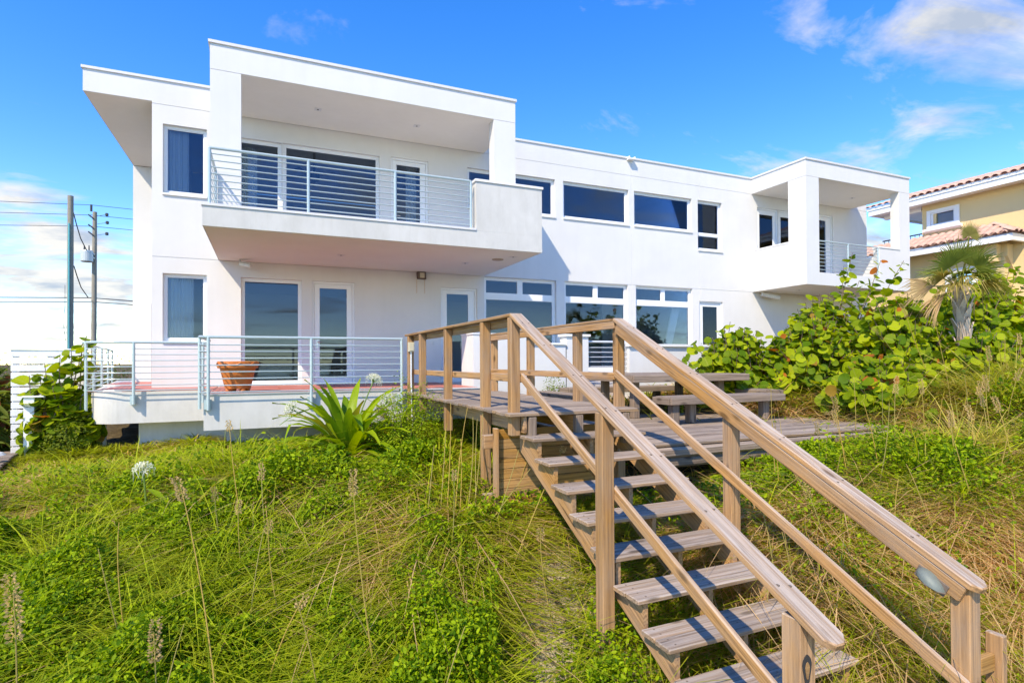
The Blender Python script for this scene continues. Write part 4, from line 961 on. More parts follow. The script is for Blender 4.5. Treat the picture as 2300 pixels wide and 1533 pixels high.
tile_rows((25.20, 17.1, 6.90), (0, -1, 0), (5.75, 0, 1.82), 30, 4, 1.2)
mb = MB(); mb.box(24.98, 25.10, 11.55, 19.0, 4.36, 4.62); mb.box(25.101, 34, 11.55, 11.67, 4.36, 4.62); mb.build('fascia', M['trim'], nb)
mb = MB(); mb.box(25.0, 34, 11.6, 19.0, 4.551, 4.60); mb.build('soffit', M['trim'], nb)
mb = MB(); mb.add([(24.95, 11.5, 4.63), (24.95, 19.0, 4.63), (26.0, 19.0, 5.16), (26.0, 12.55, 5.16)], [(0, 1, 2, 3)]); mb.add([(24.95, 11.5, 4.63), (34, 11.5, 4.63), (34, 12.55, 5.16), (26, 12.55, 5.16)], [(0, 1, 2, 3)]); mb.build('roof', M['rooftile'], nb)
tile_rows((24.90, 17.6, 4.66), (0, -1, 0), (1.05, 0, 0.53), 21, 3, 0, 1.4)
tile_rows((25.0, 11.45, 4.66), (1, 0, 0), (0, 1.05, 0.53), 20, 3, 1.5)
mb = MB(); mb.prism([(25.60, 4.35), (25.60, 3.9), (26.2, 3.2), (26.2, 4.35)], 'y', 12.0, 12.098); mb.box(25.3, 25.61, 12.2, 12.6, 3.7, 4.35); mb.build('corner_bracket', M['yellow'], nb)
mb = MB(); mb.tube([(26.1, 15.3, 5.45), (26.1, 17.0, 5.45)], 0.03); 
for k in range(9): mb.tube([(26.1, 15.4 + k * .19, 4.95), (26.1, 15.4 + k * .19, 5.45)], 0.014, 6)
mb.build('balcony_rail', M['dark'], nb)

def utility_pole(label, X, Y, z0, z1, r0, r1, lean=0.0):
    t = thing('utility_pole', label, 'pole', (X, Y, z0))
    mb = MB(); mb.tube([(X, Y, z0), (X + lean, Y, z1)], [r0, r1], 14); mb.build('shaft', M['pole'], t); return t
a0 = at(158.5, 440, 40); a1 = at(158, 790, 40)
p1 = utility_pole('thicker nearer timber utility pole with a teal conduit up its side', a0.x, 40, -2.0, a0.z, 0.165, 0.145)
mb = MB(); mb.tube([(a0.x - 0.02, 39.80, -2.0), (a0.x - 0.02, 39.80, at(158, 503, 40).z)], 0.05); mb.build('conduit', M['conduit'], p1)
b0 = at(213, 476, 46); b1 = at(210, 740, 46)
p2 = utility_pole('thinner timber utility pole carrying the transformer', b1.x, 46, -2.0, b0.z, 0.17, 0.125, b0.x - b1.x)
for v in (489, 511, 527):
    q = at(212, v, 46); mb = MB(); mb.tube([(q.x - 0.30, 45.85, q.z + 0.15), (q.x, 45.85, q.z - 0.10)], 0.045); mb.build('insulator_arm', M['wire'], p2)
q = at(205, 467, 46); mb = MB(); mb.lathe([(0, -.22), (.07, -.22), (.07, .22), (0, .22)], tuple(q), 10); mb.build('insulator', M['wire'], p2)
for (u, v) in ((240, 482), (241, 500), (240, 525)):
    q = at(u, v, 46); mb = MB(); mb.lathe([(0, -.12), (.10, -.08), (.10, .08), (0, .12)], tuple(q), 8); mb.tube([(at(219, v + 3, 46)), q], 0.014, 5); mb.build('insulator', M['wire'], p2)
q = at(195, 575, 45.6); tr = thing('transformer', 'grey cylindrical transformer hanging on the thinner utility pole', 'transformer', tuple(q))
mb = MB(); mb.lathe([(0, -.38), (.33, -.38), (.35, -.34), (.35, .30), (.33, .36), (0, .40)], tuple(q), 20); mb.build('tank', M['transformer'], tr)
for dx in (-.14, .12): mb = MB(); mb.tube([(q.x + dx, q.y, q.z + .36), (q.x + dx, q.y, q.z + .72)], [.05, .03], 8); mb.build('bushing', M['wire'], tr)
mb = MB(); mb.box(q.x + .33, b1.x + 0.1, q.y - .05, q.y + .3, q.z - .12, q.z - .04); mb.box(q.x + .33, b1.x + 0.1, q.y - .05, q.y + .3, q.z + .14, q.z + .22); mb.build('mount', M['transformer'], tr)
def wire(label, pts, r):
    P = [at(*p) for p in pts]; q = []
    for i in range(len(P) - 1):
        for k in range(8): q.append(P[i].lerp(P[i + 1], k / 8))
    q.append(P[-1]); mb = MB(); mb.tube([tuple(p) for p in q], r, 5); o = mb.build('power_line', M['wire'], None, tuple(P[0])); tag(o, label, 'power line', 'power lines strung between the utility poles')
wire('topmost thin power line passing over the thinner pole', [(-420, 444, 46), (0, 452, 46), (206, 460.5, 46), (520, 494, 46)], 0.018)
wire('second thin power line, at the top of the thinner pole', [(-420, 470, 46), (0, 477, 46), (206, 483, 46), (520, 515, 46)], 0.018)
wire('third thin power line, below the insulator arms', [(-420, 501, 46), (0, 505.5, 46), (206, 508, 46), (520, 538, 46)], 0.018)
wire('thick black cable, upper of the low pair behind the poles', [(-420, 664, 46), (0, 667.5, 46), (200, 668.5, 46), (520, 692, 46)], 0.034)
wire('black cable, lower of the low pair behind the poles', [(-420, 678, 46), (0, 678.5, 46), (206, 677.5, 46), (520, 701, 46)], 0.028)
wire('slack black cable looping from the thicker pole down to the transformer', [(165, 478, 42), (172, 505, 43), (181, 535, 44.5), (196, 565, 45.4)], 0.030)
wire('slack black cable from the thicker pole down to the low pair', [(166, 597, 41), (173, 620, 42), (182, 645, 44), (198, 668, 46)], 0.030)
wire('thin wire hanging down beside the thicker pole', [(146, 640, 40.3), (146, 690, 40.3), (142, 720, 40.3), (147, 765, 40.3)], 0.012)

# ------------------------------------------------------------------ vegetation
def mesh_arrays(name, V, T, C, m, parent=None, loc=(0, 0, 0), smooth=False):
    """triangles from numpy arrays with a colour per vertex"""
    V = (V - np.array(loc)).astype(np.float32); me = bpy.data.meshes.new(name); nv, nt = len(V), len(T)
    me.vertices.add(nv); me.vertices.foreach_set('co', V.ravel())
    me.loops.add(nt * 3); me.loops.foreach_set('vertex_index', T.astype(np.int32).ravel())
    me.polygons.add(nt); me.polygons.foreach_set('loop_start', (np.arange(nt) * 3).astype(np.int32))
    if smooth: me.polygons.foreach_set('use_smooth', np.ones(nt, bool))
    if C is not None:
        a = me.attributes.new('Col', 'FLOAT_COLOR', 'POINT'); a.data.foreach_set('color', np.c_[C, np.ones(nv)].astype(np.float32).ravel())
    me.materials.append(m); me.update(); me.validate()
    return link(bpy.data.objects.new(name, me), parent, loc)
def unit(a): return a / np.maximum(np.linalg.norm(a, axis=-1, keepdims=True), 1e-9)
def project(P):
    P = np.atleast_2d(P); f = np.array(CF); d = P @ f
    return 1150 + FPX * (P @ np.array(CR)) / d, CY - FPX * (P @ np.array(CU)) / d, d
def oval_leaves(P, N, D, L, W, C, fold=0.25):
    """n small pointed-oval leaves: positions, normals, directions, length, width, colour -> V, T, C"""
    n = len(P); N = unit(N); D = unit(D - N * (D * N).sum(1, keepdims=True)); S = np.cross(N, D)
    sh = [(0, 0, 0), (.30, .42, .06), (.30, -.42, .06), (.68, .40, .05), (.68, -.40, .05), (1, 0, -.05), (.45, 0, -fold * .35)]
    V = np.stack([P + D * (L * a)[:, None] + S * (W * b)[:, None] + N * (L * c)[:, None] for a, b, c in sh], 1).reshape(-1, 3)
    t = np.array([(0, 1, 6), (0, 6, 2), (1, 3, 6), (6, 4, 2), (3, 5, 6), (6, 5, 4)])
    T = (np.arange(n)[:, None, None] * 7 + t[None]).reshape(-1, 3)
    return V, T, np.repeat(C, 7, 0)
def blades(P, H, W, az, lean, curve, C, tipC=None):
    n = len(P); d = np.c_[np.cos(az), np.sin(az), np.zeros(n)]; tw = az + np.pi / 2 + rng.normal(0, .5, n); s = np.c_[np.cos(tw), np.sin(tw), np.zeros(n)]
    up = np.array([0, 0, 1.0]); rows = []
    for t, w in ((0, 1.0), (.38, .9), (.74, .6), (1.0, 0)):
        c = P + d * (H * (lean * t + curve * t * t))[:, None] + up * (H * (t - 0.36 * curve * t * t - 0.12 * lean * t))[:, None]
        if w: rows += [c - s * (W * w / 2)[:, None], c + s * (W * w / 2)[:, None]]
        else: rows.append(c)
    V = np.stack(rows, 1).reshape(-1, 3)
    t = np.array([(0, 1, 3), (0, 3, 2), (2, 3, 5), (2, 5, 4), (4, 5, 6)])
    T = (np.arange(n)[:, None, None] * 7 + t[None]).reshape(-1, 3)
    tip = C if tipC is None else tipC
    k = np.array([0, 0, .3, .3, .65, .65, 1.0])[None, :, None]
    CC = (C[:, None] * (1 - k) + tip[:, None] * k).reshape(-1, 3)
    return V, T, CC

# broad round leaf (sea grape): midrib along X
def round_leaf_mesh(i):
    r = random.Random(i); n = 14; vs = [(0.48, 0, -0.03)]
    for k in range(n):
        a = 2 * math.pi * k / n + math.pi; x = 0.5 + 0.5 * math.cos(a); y = 0.54 * math.sin(a) * (1 + r.uniform(-.05, .05))
        if k == 0: x += 0.05
        vs.append((x, y, 0.16 * y * y * 2.2 - 0.10 * (x - .4) ** 2 + 0.03 * math.sin(3 * a + i) + r.uniform(-.012, .012)))
    fs = [(0, 1 + k, 1 + (k + 1) % n) for k in range(n)]
    me = bpy.data.meshes.new('leaf'); me.from_pydata(vs, [], fs); me.materials.append(M['leaf_obj']); me.polygons.foreach_set('use_smooth', [True] * n); return me, np.array(vs), np.array(fs)
LEAVES = [round_leaf_mesh(i) for i in range(4)]
def leaf_colour(r, warm=0.05):
    u = r.random()
    if u < warm * 0.6: return (0.42, 0.13, 0.02)
    if u < warm: return (0.33, 0.20, 0.03)
    k = r.random(); a = (0.080, 0.165, 0.005); b = (0.42, 0.48, 0.014); k = k ** 1.3
    return tuple(x + (y - x) * k for x, y in zip(a, b))
def sea_grape(label, base, stems, leaf=0.17, seed=0, warm=0.05, nobj=300, spacing=0.085, group=None, start=0.12):
    """stems: list of tip points; leaves alternate along each stem, facing up and outwards"""
    r = random.Random(seed); t = thing('sea_grape_shrub', label, 'shrub', base, group)
    ctr = sum((Vector(s) for s in stems), Vector((0, 0, 0))) / len(stems); ctr.z = (ctr.z + base[2]) / 2
    mb = MB(); rec = []
    for tip in stems:
        tip = Vector(tip); b = Vector(base) + Vector((r.uniform(-.25, .25), r.uniform(-.2, .2), -0.1)); b.x += (tip.x - b.x) * 0.35 * r.random(); b.y += (tip.y - b.y) * 0.35 * r.random()
        mid = b.lerp(tip, 0.5) + Vector((r.uniform(-.12, .12), r.uniform(-.12, .12), r.uniform(0.0, .15)))
        pts = []
        for k in range(7): q = k / 6; pts.append(b * (1 - q) ** 2 + mid * 2 * q * (1 - q) + tip * q * q)
        mb.tube([tuple(p) for p in pts], [0.016 - 0.010 * k / 6 for k in range(7)], 5, cap=False)
        ln = sum((pts[k + 1] - pts[k]).length for k in range(6)); n = max(4, int(ln * (1 - start) / spacing)); side = r.random() * 6.28
        for j in range(n):
            q = start + (1 - start) * (j + r.random() * .5) / n; p = b * (1 - q) ** 2 + mid * 2 * q * (1 - q) + tip * q * q
            ax = (tip - b).normalized(); side += 2.2 + r.uniform(-.5, .5)
            o1 = ax.cross(Vector((0.3, 0.1, 1))).normalized(); o2 = ax.cross(o1)
            out = o1 * math.cos(side) + o2 * math.sin(side)
            outw = (p - ctr); outw.normalize()
            D = (out * 0.9 + outw * 0.5 + ax * 0.35 + Vector((0, 0, r.uniform(-.35, .25)))).normalized()
            N = (Vector((0, 0, 0.62)) + outw * 0.55 + Vector((-0.24, -0.42, 0.1)) + Vector((r.gauss(0, .62), r.gauss(0, .62), r.gauss(0, .40)))).normalized()
            sz = leaf * r.uniform(0.55, 1.2) * (1.0 if q < .9 else 0.75)
            rec.append((p + out * 0.03, N, D, sz, leaf_colour(r, warm)))
    mb.build('branch', M['bark'], t, base)
    sc_ = []
    for i, (p, N, D, s, c) in enumerate(rec):
        d = p.dot(CF); sc_.append((s / max(d, .5)) * (1.0 + 0.35 * (-(p - ctr).normalized().dot(CF))))
    order = sorted(range(len(rec)), key=lambda i: -sc_[i]); big = set(order[:nobj])
    Vs, Ts, Cs, off = [], [], [], 0
    for i, (p, N, D, s, c) in enumerate(rec):
        D = (D - N * D.dot(N)).normalized(); S = N.cross(D); me, lv, lf = LEAVES[i % 4]
        if i in big:
            o = bpy.data.objects.new('leaf', me); link(o, t, p); o.rotation_euler = Matrix((D, S, N)).transposed().to_euler(); o.scale = (s, s, s); o.color = (*c, 1)
        else:
            A = np.array([D, S, N]) * s; Vs.append(lv @ A + np.array(p)); Ts.append(lf + off); off += len(lv); Cs.append(np.tile(c, (len(lv), 1)))
    if Vs:
        o = mesh_arrays('foliage', np.concatenate(Vs), np.concatenate(Ts), np.concatenate(Cs), M['leaf_attr'], t, base, True); o['kind'] = 'stuff'
    return t
def dome_tips(cx, cy, zb, rx, ry, h, n, seed, extra=(), flat=0.0):
    r = random.Random(seed); out = []
    for i in range(n):
        a = r.random() * 6.283; q = math.sqrt(r.random()) ; k = math.sqrt(max(0, 1 - q * q)) * (1 - flat) + flat
        out.append((cx + rx * q * math.cos(a), cy + ry * q * math.sin(a), zb + h * k * r.uniform(0.72, 1.05)))
    return out + list(extra)
G1 = 'sea grape shrubs on the dune at the right'
def P3(u, v, Y): return tuple(at(u, v, Y))
sea_grape('low round-leaved sea grape nearest the table, under the right-hand tall window', (9.4, 9.4, gz(9.4, 9.4)), dome_tips(9.35, 9.3, gz(9.4, 9.4), 1.05, 0.8, 1.72, 190, 1, [P3(1640, 722, 9.3), P3(1700, 742, 9.3), P3(1560, 770, 9.2), P3(1535, 800, 9.0)]), 0.21, 11, 0.025, group=G1)
sea_grape('sea grape with one tall leafy shoot in front of the open ground-floor bay', (10.7, 8.7, gz(10.7, 8.7)), dome_tips(10.7, 8.5, gz(10.7, 8.6), 1.3, 0.9, 1.72, 210, 2, [P3(1793, 700, 8.6), P3(1793, 720, 8.6), P3(1850, 745, 8.4), P3(1740, 752, 8.6)]), 0.21, 12, 0.04, group=G1)
sea_grape('tallest sea grape, its shoots rising in front of the right balcony railing', (11.7, 9.1, gz(11.7, 9.1)), dome_tips(11.6, 9.0, gz(11.7, 9.1), 1.15, 0.8, 2.1, 190, 3, [P3(1915, 568, 9.0), P3(1978, 585, 9.0), P3(1895, 600, 9.0), P3(2030, 585, 9.2), P3(1860, 665, 8.8), P3(1930, 630, 8.8), P3(1960, 640, 8.8)]), 0.21, 13, 0.02, group=G1)
sea_grape('sea grape with scattered orange leaves left of the palm trunk', (12.3, 7.6, gz(12.3, 7.6)), dome_tips(12.0, 7.5, gz(12.2, 7.5), 1.35, 0.85, 2.0, 220, 4), 0.21, 14, 0.04, group=G1)
sea_grape('dark sea grape right of the palm trunk, in front of the ochre house', (14.6, 7.7, gz(14.6, 7.7)), dome_tips(15.3, 7.8, gz(14.9, 7.7), 2.2, 0.8, 2.35, 360, 5, [P3(2250, 620, 7.6), P3(2290, 600, 7.7), P3(2205, 650, 7.6), P3(2285, 680, 7.4), P3(2240, 700, 7.4), P3(2220, 610, 7.6), P3(2270, 595, 7.6), P3(2300, 640, 7.6)]), 0.21, 15, 0.03, group=G1)
sea_grape('low spreading sea grape in front, its big leaves above the platform edge', (10.5, 6.8, gz(10.5, 6.8)), dome_tips(10.5, 6.8, gz(10.5, 6.8), 1.4, 0.7, 1.0, 130, 6), 0.25, 16, 0.03, group=G1)
sea_grape('sea grape at the foot of the palm among the tall grass', (12.9, 6.3, gz(12.9, 6.3)), dome_tips(13.0, 6.3, gz(12.9, 6.3), 1.3, 0.6, 1.1, 120, 8), 0.21, 18, 0.04, group=G1)
sea_grape('small sea grape seedling alone in the grass right of the platform', (9.75, 5.5, gz(9.75, 5.5)), [(9.7, 5.4, gz(9.75, 5.5) + .45), (9.9, 5.5, gz(9.75, 5.5) + .3), (9.6, 5.5, gz(9.75, 5.5) + .3), (9.85, 5.4, gz(9.75, 5.5) + .5)], 0.16, 19, 0.0)
zl = gz(-3.6, 13.3)
sea_grape('tall leafy sea grape against the white slatted fence', (-3.62, 13.35, zl), dome_tips(-3.62, 13.3, zl, 0.62, 0.32, 1.45, 130, 7, [P3(195, 752, 13.35), P3(185, 765, 13.35), P3(160, 785, 13.35), P3(135, 795, 13.3), P3(100, 815, 13.3), P3(66, 843, 13.3), P3(90, 850, 13.3), P3(115, 850, 13.25), P3(85, 880, 13.25), P3(100, 890, 13.25)]), 0.235, 17, 0.02)

# fan palm
def fan_palm():
    bx, by_ = 13.25, 6.95; zb = gz(bx, by_); top = Vector((13.05, 6.95, 1.50))
    t = thing('fan_palm', 'young fan palm with a rough pale trunk and stiff fan leaves, some dead and brown', 'palm', (bx, by_, zb))
    b = Vector((bx, by_, zb - 0.1)); mb = MB(); mb.tube([tuple(b), tuple(b.lerp(top, .5)), tuple(top)], [0.12, 0.105, 0.10], 14); mb.build('trunk', M['palm_trunk'], t)
    r = random.Random(5)
    for i in range(44):                                  # split leaf bases wrapped round the trunk
        q = i / 44; p = b.lerp(top, 0.12 + 0.86 * q); a = i * 2.4; o = Vector((math.cos(a), math.sin(a), 0)); s = Vector((-math.sin(a), math.cos(a), 0)); mb = MB()
        ln = r.uniform(.22, .34); w = r.uniform(.05, .075)
        p0 = p + o * 0.085; p1 = p + o * r.uniform(.15, .24) + Vector((0, 0, ln)) + s * r.uniform(-.06, .06)
        vs = [p0 - s * w, p0 + s * w, p1 + s * w * .45, p1 - s * w * .45, p0 - s * w - o * .03, p0 + s * w - o * .03, p1 + s * w * .4 - o * .025, p1 - s * w * .4 - o * .025]
        mb.add([tuple(v) for v in vs], [(0, 1, 2, 3), (7, 6, 5, 4), (0, 4, 5, 1), (1, 5, 6, 2), (2, 6, 7, 3), (3, 7, 4, 0)]); mb.build('leaf_base', M['palm_boot'], t)
    def frond(d, pl, fl, col, droop, spread=2.0, nseg=34, fold=0.55, face=False):
        if face: d = CR * d[0] + CU * d[1] - CF * d[2]
        d = Vector(d).normalized(); p0 = top.copy(); p1 = p0 + d * pl
        side = d.cross(Vector((0, 0, 1))); side = side.normalized() if side.length > .05 else Vector((1, 0, 0))
        if face: side = (CR - d * CR.dot(d) * 1.0 + CU * (-d.dot(CR) * .0)); side = (side if side.length > .25 else CU.copy()); side = (side - d * side.dot(d)).normalized()
        up = side.cross(d).normalized()
        Vv, Tt = [], []
        def strip(pts, w0, w1, nrm):
            b0 = len(Vv)
            for k, p in enumerate(pts):
                q = k / (len(pts) - 1); tdir = (pts[min(k + 1, len(pts) - 1)] - pts[max(k - 1, 0)]).normalized(); sd = tdir.cross(nrm).normalized(); w = w0 + (w1 - w0) * q
                Vv.extend([tuple(p - sd * w), tuple(p + nrm * w * 0.5), tuple(p + sd * w)])
            for k in range(len(pts) - 1):
                a = b0 + k * 3; Tt.extend([(a, a + 1, a + 4), (a, a + 4, a + 3), (a + 1, a + 2, a + 5), (a + 1, a + 5, a + 4)])
        strip([p0, p0.lerp(p1, .5) + up * 0.04, p1], 0.024, 0.014, up)
        for k in range(nseg):
            a = (k / (nseg - 1) - .5) * 2 * spread; dd = (d * math.cos(a) + side * math.sin(a)); l = fl * 1.14 * (0.72 + 0.28 * math.cos(a * .6)) * r.uniform(.8, 1.08)
            cone = up * (fold * (1 - math.cos(a * .5)) + 0.12); dd = (dd + cone).normalized()
            dr = droop * r.uniform(.5, 1.9); pts = [p1 + dd * (l * q) - Vector((0, 0, 1)) * (dr * l * q ** 2.6) for q in (0, .35, .68, 1.0)]
            n2 = dd.cross(side if abs(a) < 1.2 else d).normalized(); n2 = n2 if n2.dot(up) > 0 else -n2
            b0 = len(Vv)
            for q, w in zip(range(4), (0.006, 0.015, 0.010, 0.001)):
                tdir = (pts[min(q + 1, 3)] - pts[max(q - 1, 0)]).normalized(); sd = tdir.cross(n2).normalized()
                Vv.extend([tuple(pts[q] - sd * w), tuple(pts[q] + n2 * w * .45), tuple(pts[q] + sd * w)])
            for q in range(3):
                e = b0 + q * 3; Tt.extend([(e, e + 1, e + 4), (e, e + 4, e + 3), (e + 1, e + 2, e + 5), (e + 1, e + 5, e + 4)])
        V = np.array(Vv); C = np.tile(col, (len(V), 1)) * (0.85 + 0.3 * rng.random((len(V), 1)))
        return mesh_arrays('frond', V, np.array(Tt), C, M['leaf_attr'], t, tuple(top))
    g, y_, br = (0.19, 0.23, 0.04), (0.38, 0.31, 0.09), (0.52, 0.36, 0.19)
    frond((0.16, 1.0, 0.05), 1.05, 0.27, (0.24, 0.22, 0.06), 0.0, 2.1, 30, .2, True)
    for (d, pl, fl, c, dr, sp) in (((-.55, .62, .25), .50, .56, g, .15, 1.5), ((-.20, .85, .1), .48, .56, g, .1, 1.3), ((.28, .85, .2), .45, .56, g, .12, 1.4), ((.62, .60, .2), .42, .52, g, .25, 1.4), ((-.90, .30, .3), .48, .56, y_, .3, 1.3),
                               ((.85, .15, .3), .38, .50, y_, .45, 1.3), ((-.4, .5, .8), .42, .55, g, .3, 1.5), ((.2, .45, .9), .38, .52, g, .35, 1.5), ((-.1, .6, -.8), .45, .56, g, .3, 1.6), ((-.7, .1, .7), .42, .5, y_, .5, 1.3)):
        frond(d, pl, fl, c, dr, sp, 30, .35, True)
    for (d, pl, fl, dr, sp) in (((-1.0, -.02, .15), .60, .80, .22, .50), ((-.85, -.35, .3), .45, .60, .4, .35)): frond(d, pl, fl, br, dr, sp, 20, .1, True)
    for (d, pl, fl, dr, sp) in (((-.35, .25, .6), .40, .52, .55, .9), ((.5, .1, .5), .36, .46, .6, .9)): frond(d, pl, fl, y_, dr, sp, 22, .3, True)
fan_palm()

# strap-leaved lily with white umbels
def lily(label, base, n, L, seed, flowers, tilt=1.0, big=True):
    r = random.Random(seed); t = thing('spider_lily', label, 'lily', base)
    for i in range(n):
        az = i * 2.399 + r.uniform(-.3, .3); q = (i + .5) / n; el = R(82 - 78 * q * tilt + r.uniform(-8, 8)); l = L * r.uniform(.75, 1.12); w = r.uniform(.038, .052) * (L / .9)
        d = Vector((math.cos(az), math.sin(az), 0)); s = Vector((-math.sin(az), math.cos(az), 0)); vs, p, ang = [], Vector(base) + d * 0.04 + s * r.uniform(-.04, .04), el; K = 9
        kink = r.random() < .22; kk = r.randint(4, 6)
        for k in range(K + 1):
            f = k / K; ww = w * (0.55 + 1.3 * f) if f < .35 else w * (1.0 * (1 - ((f - .35) / .65) ** 2.2)) + .0015
            up = Vector((-d.x * math.sin(ang), -d.y * math.sin(ang), math.cos(ang)))
            rip = 0.012 * math.sin(k * 2.1 + i)
            vs += [tuple(p - s * ww + up * (ww * .35 + rip)), tuple(p), tuple(p + s * ww + up * (ww * .35 - rip))]
            p = p + (d * math.cos(ang) + Vector((0, 0, 1)) * math.sin(ang)) * (l / K); ang -= R(5 + 9 * q) * (1.2 if f > .3 else .6)
            if kink and k == kk: ang -= R(60)
        fs = []
        for k in range(K): a = 3 * k; fs += [(a, a + 1, a + 4, a + 3), (a + 1, a + 2, a + 5, a + 4)]
        me = bpy.data.meshes.new('leaf'); me.from_pydata([tuple(Vector(v) - Vector(base)) for v in vs], [], fs); me.polygons.foreach_set('use_smooth', [True] * len(fs)); me.materials.append(M['strap'])
        o = bpy.data.objects.new('leaf', me); link(o, t, base); k = r.random(); c = (.13 + .20 * k, .25 + .19 * k, .012)
        if r.random() < .12: c = (.34, .32, .03)
        o.color = (*c, 1)
    for (tip, rad, dead) in flowers:
        tip = Vector(tip); b = Vector(base) + Vector((0, 0, .1)); mid = b.lerp(tip, .5) + Vector((0, 0, .08)); pts = [tuple(b * (1 - q) ** 2 + mid * 2 * q * (1 - q) + tip * q * q) for q in (0, .2, .4, .6, .8, 1)]
        mb = MB(); mb.tube(pts, [.014, .013, .012, .011, .010, .010], 7); mb.build('flower_stalk', M['withered'] if dead else M['stalk'], t)
        ax = (tip - mid).normalized(); hd = MB(); pe = MB()
        for j in range(15):
            a = j * 2.399; q = (j + .5) / 15; th = R(8 + 70 * q); o1 = ax.cross(Vector((.3, .9, .2))).normalized(); o2 = ax.cross(o1)
            dd = (ax * math.cos(th) + (o1 * math.cos(a) + o2 * math.sin(a)) * math.sin(th)).normalized(); e = tip + dd * rad * .62
            hd.tube([tuple(tip), tuple(e)], [.0045, .0035], 4, cap=False)
            f1 = dd.cross(Vector((.2, .1, 1))).normalized(); f2 = dd.cross(f1)
            for k in range(6):
                b2 = k * math.pi / 3 + j; pd = (f1 * math.cos(b2) + f2 * math.sin(b2)); w = pd.cross(dd) * .0034; q0 = e; q1 = e + dd * rad * .26 + pd * rad * r.uniform(.18, .34); q2 = e + dd * rad * (.05 if not dead else -.3) + pd * rad * r.uniform(.35, .62) - Vector((0, 0, rad * (r.uniform(.3, .7) if not dead else .7)))
                pe.add([tuple(q0 - w), tuple(q0 + w), tuple(q1 + w), tuple(q1 - w), tuple(q2)], [(0, 1, 2, 3), (3, 2, 4)])
        s_ = hd.build('flower_head', M['withered'] if dead else M['stalk'], t, tuple(tip)); pe.build('petal', M['withered'] if dead else M['petal'], s_, tuple(tip), fix=False)
    return t
zb = gz(1.15, 9.0)
lily('large strap-leaved lily clump with white spidery flower heads in front of the terrace', (1.15, 9.0, zb), 84, 1.42, 3,
     [(P3(838, 858, 9.0), .16, False), (P3(662, 922, 9.0), .17, False), (P3(868, 905, 8.9), .17, False), (P3(850, 930, 8.8), .13, True)], 1.18)
zb2 = gz(-1.25, 7.6); lily('small lily with one white flower head low in the grass at the left', (-1.25, 7.6, zb2), 10, 0.62, 9, [(tuple(Vector(P3(322, 1060, 7.6))), .14, False)], 0.9)
zb3 = gz(-0.85, 7.2); lily('single young lily shoot with two broad leaves in the grass', (-0.85, 7.2, zb3), 4, 0.8, 10, [], 0.35)
zb4 = gz(2.15, 10.0); lily('upright strap leaves beside the first walkway posts', (2.15, 10.0, zb4), 14, 0.95, 21, [], 0.5)

# small-leaved shrubs
def fine_shrub(label, base, rx, ry, h, n, leaf, cols, seed, name='leafy_shrub', cat='shrub', ztop=None, group=None, long=1.0):
    q = np.random.default_rng(seed); t = thing(name, label, cat, base, group)
    u = unit(q.normal(size=(n, 3))); u[:, 2] = np.abs(u[:, 2]); rad = q.random(n) ** .45; lump = 0.78 + 0.44 * vnoise(u[:, 0] * 3 + base[0], u[:, 1] * 3 + u[:, 2] * 2, .9, seed)
    P = np.array(base) + u * np.array([rx, ry, h]) * (rad * lump)[:, None]
    N = u * .5 + np.array([-.15, -.2, .7]) + q.normal(0, .45, (n, 3)); D = u + q.normal(0, .7, (n, 3)); L = leaf * q.uniform(.6, 1.3, n)
    k = q.random((n, 1)); C = np.array(cols[0]) * (1 - k) + np.array(cols[1]) * k
    if len(cols) > 2: m_ = q.random(n) < .16; C[m_] = np.array(cols[2])
    V, T, C = oval_leaves(P, N, D, L * long, L * .62, C); o = mesh_arrays('foliage', V, T, C, M['leaf_attr'], t, base); o['kind'] = 'stuff'
    mb = MB()
    for i in range(9): a = i * .7; mb.tube([tuple(np.array(base) + [0, 0, -.1]), (base[0] + rx * .55 * math.cos(a), base[1] + ry * .55 * math.sin(a), base[2] + h * .65)], [.012, .004], 5)
    mb.build('branch', M['bark'], t, base); return t
GC = ((.10, .19, .008), (.38, .48, .016))
zz = gz(2.0, 8.7); fine_shrub('small bright green fine-leaved shrub beside the first walkway posts', (2.0, 8.7, zz), .66, .5, 1.12, 7500, .034, GC, 31)
fine_shrub('wispy green plant at the foot of the white pillar behind the walkway', (5.95, 11.25, gz(5.95, 11.25)), .38, .2, .75, 900, .045, ((.12, .2, .02), (.22, .3, .03)), 32, 'wispy_plant', 'plant')
fine_shrub('red and green strappy shrub at the far left edge behind the boardwalk', (-5.6, 14.6, -1.75), .95, .7, 1.95, 1500, .16, ((.10, .14, .015), (.16, .20, .03), (.26, .09, .04)), 33, long=2.2)
fine_shrub('dark green leafy shrub low at the far left edge', (-5.15, 13.0, -1.85), .6, .5, 1.0, 900, .12, ((.04, .09, .01), (.12, .18, .02)), 34)
for i, (x, y_, h_, lab) in enumerate(((-5.6, 19.5, 1.9, 'mixed green hedge shrub seen through the curved railing, nearest the fence'), (-5.0, 23.5, 2.05, 'reddish green hedge shrub seen through the curved railing, nearest the house'), (-7.6, 24.0, 2.0, 'low green hedge shrub behind the slatted fence'))):
    fine_shrub(lab, (x, y_, -1.75), 1.5, 1.1, h_, 5200, .07, ((.05, .10, .012), (.15, .20, .03), (.24, .13, .04)), 40 + i, 'hedge_shrub', 'shrub', group='hedge shrubs behind the left terrace')
zz = gz(-3.5, 13.1); fine_shrub('low bush of small yellow-green leaves at the foot of the tall sea grape', (-3.45, 13.1, zz), .45, .35, .8, 2200, .06, ((.07, .12, .012), (.2, .24, .02)), 50)

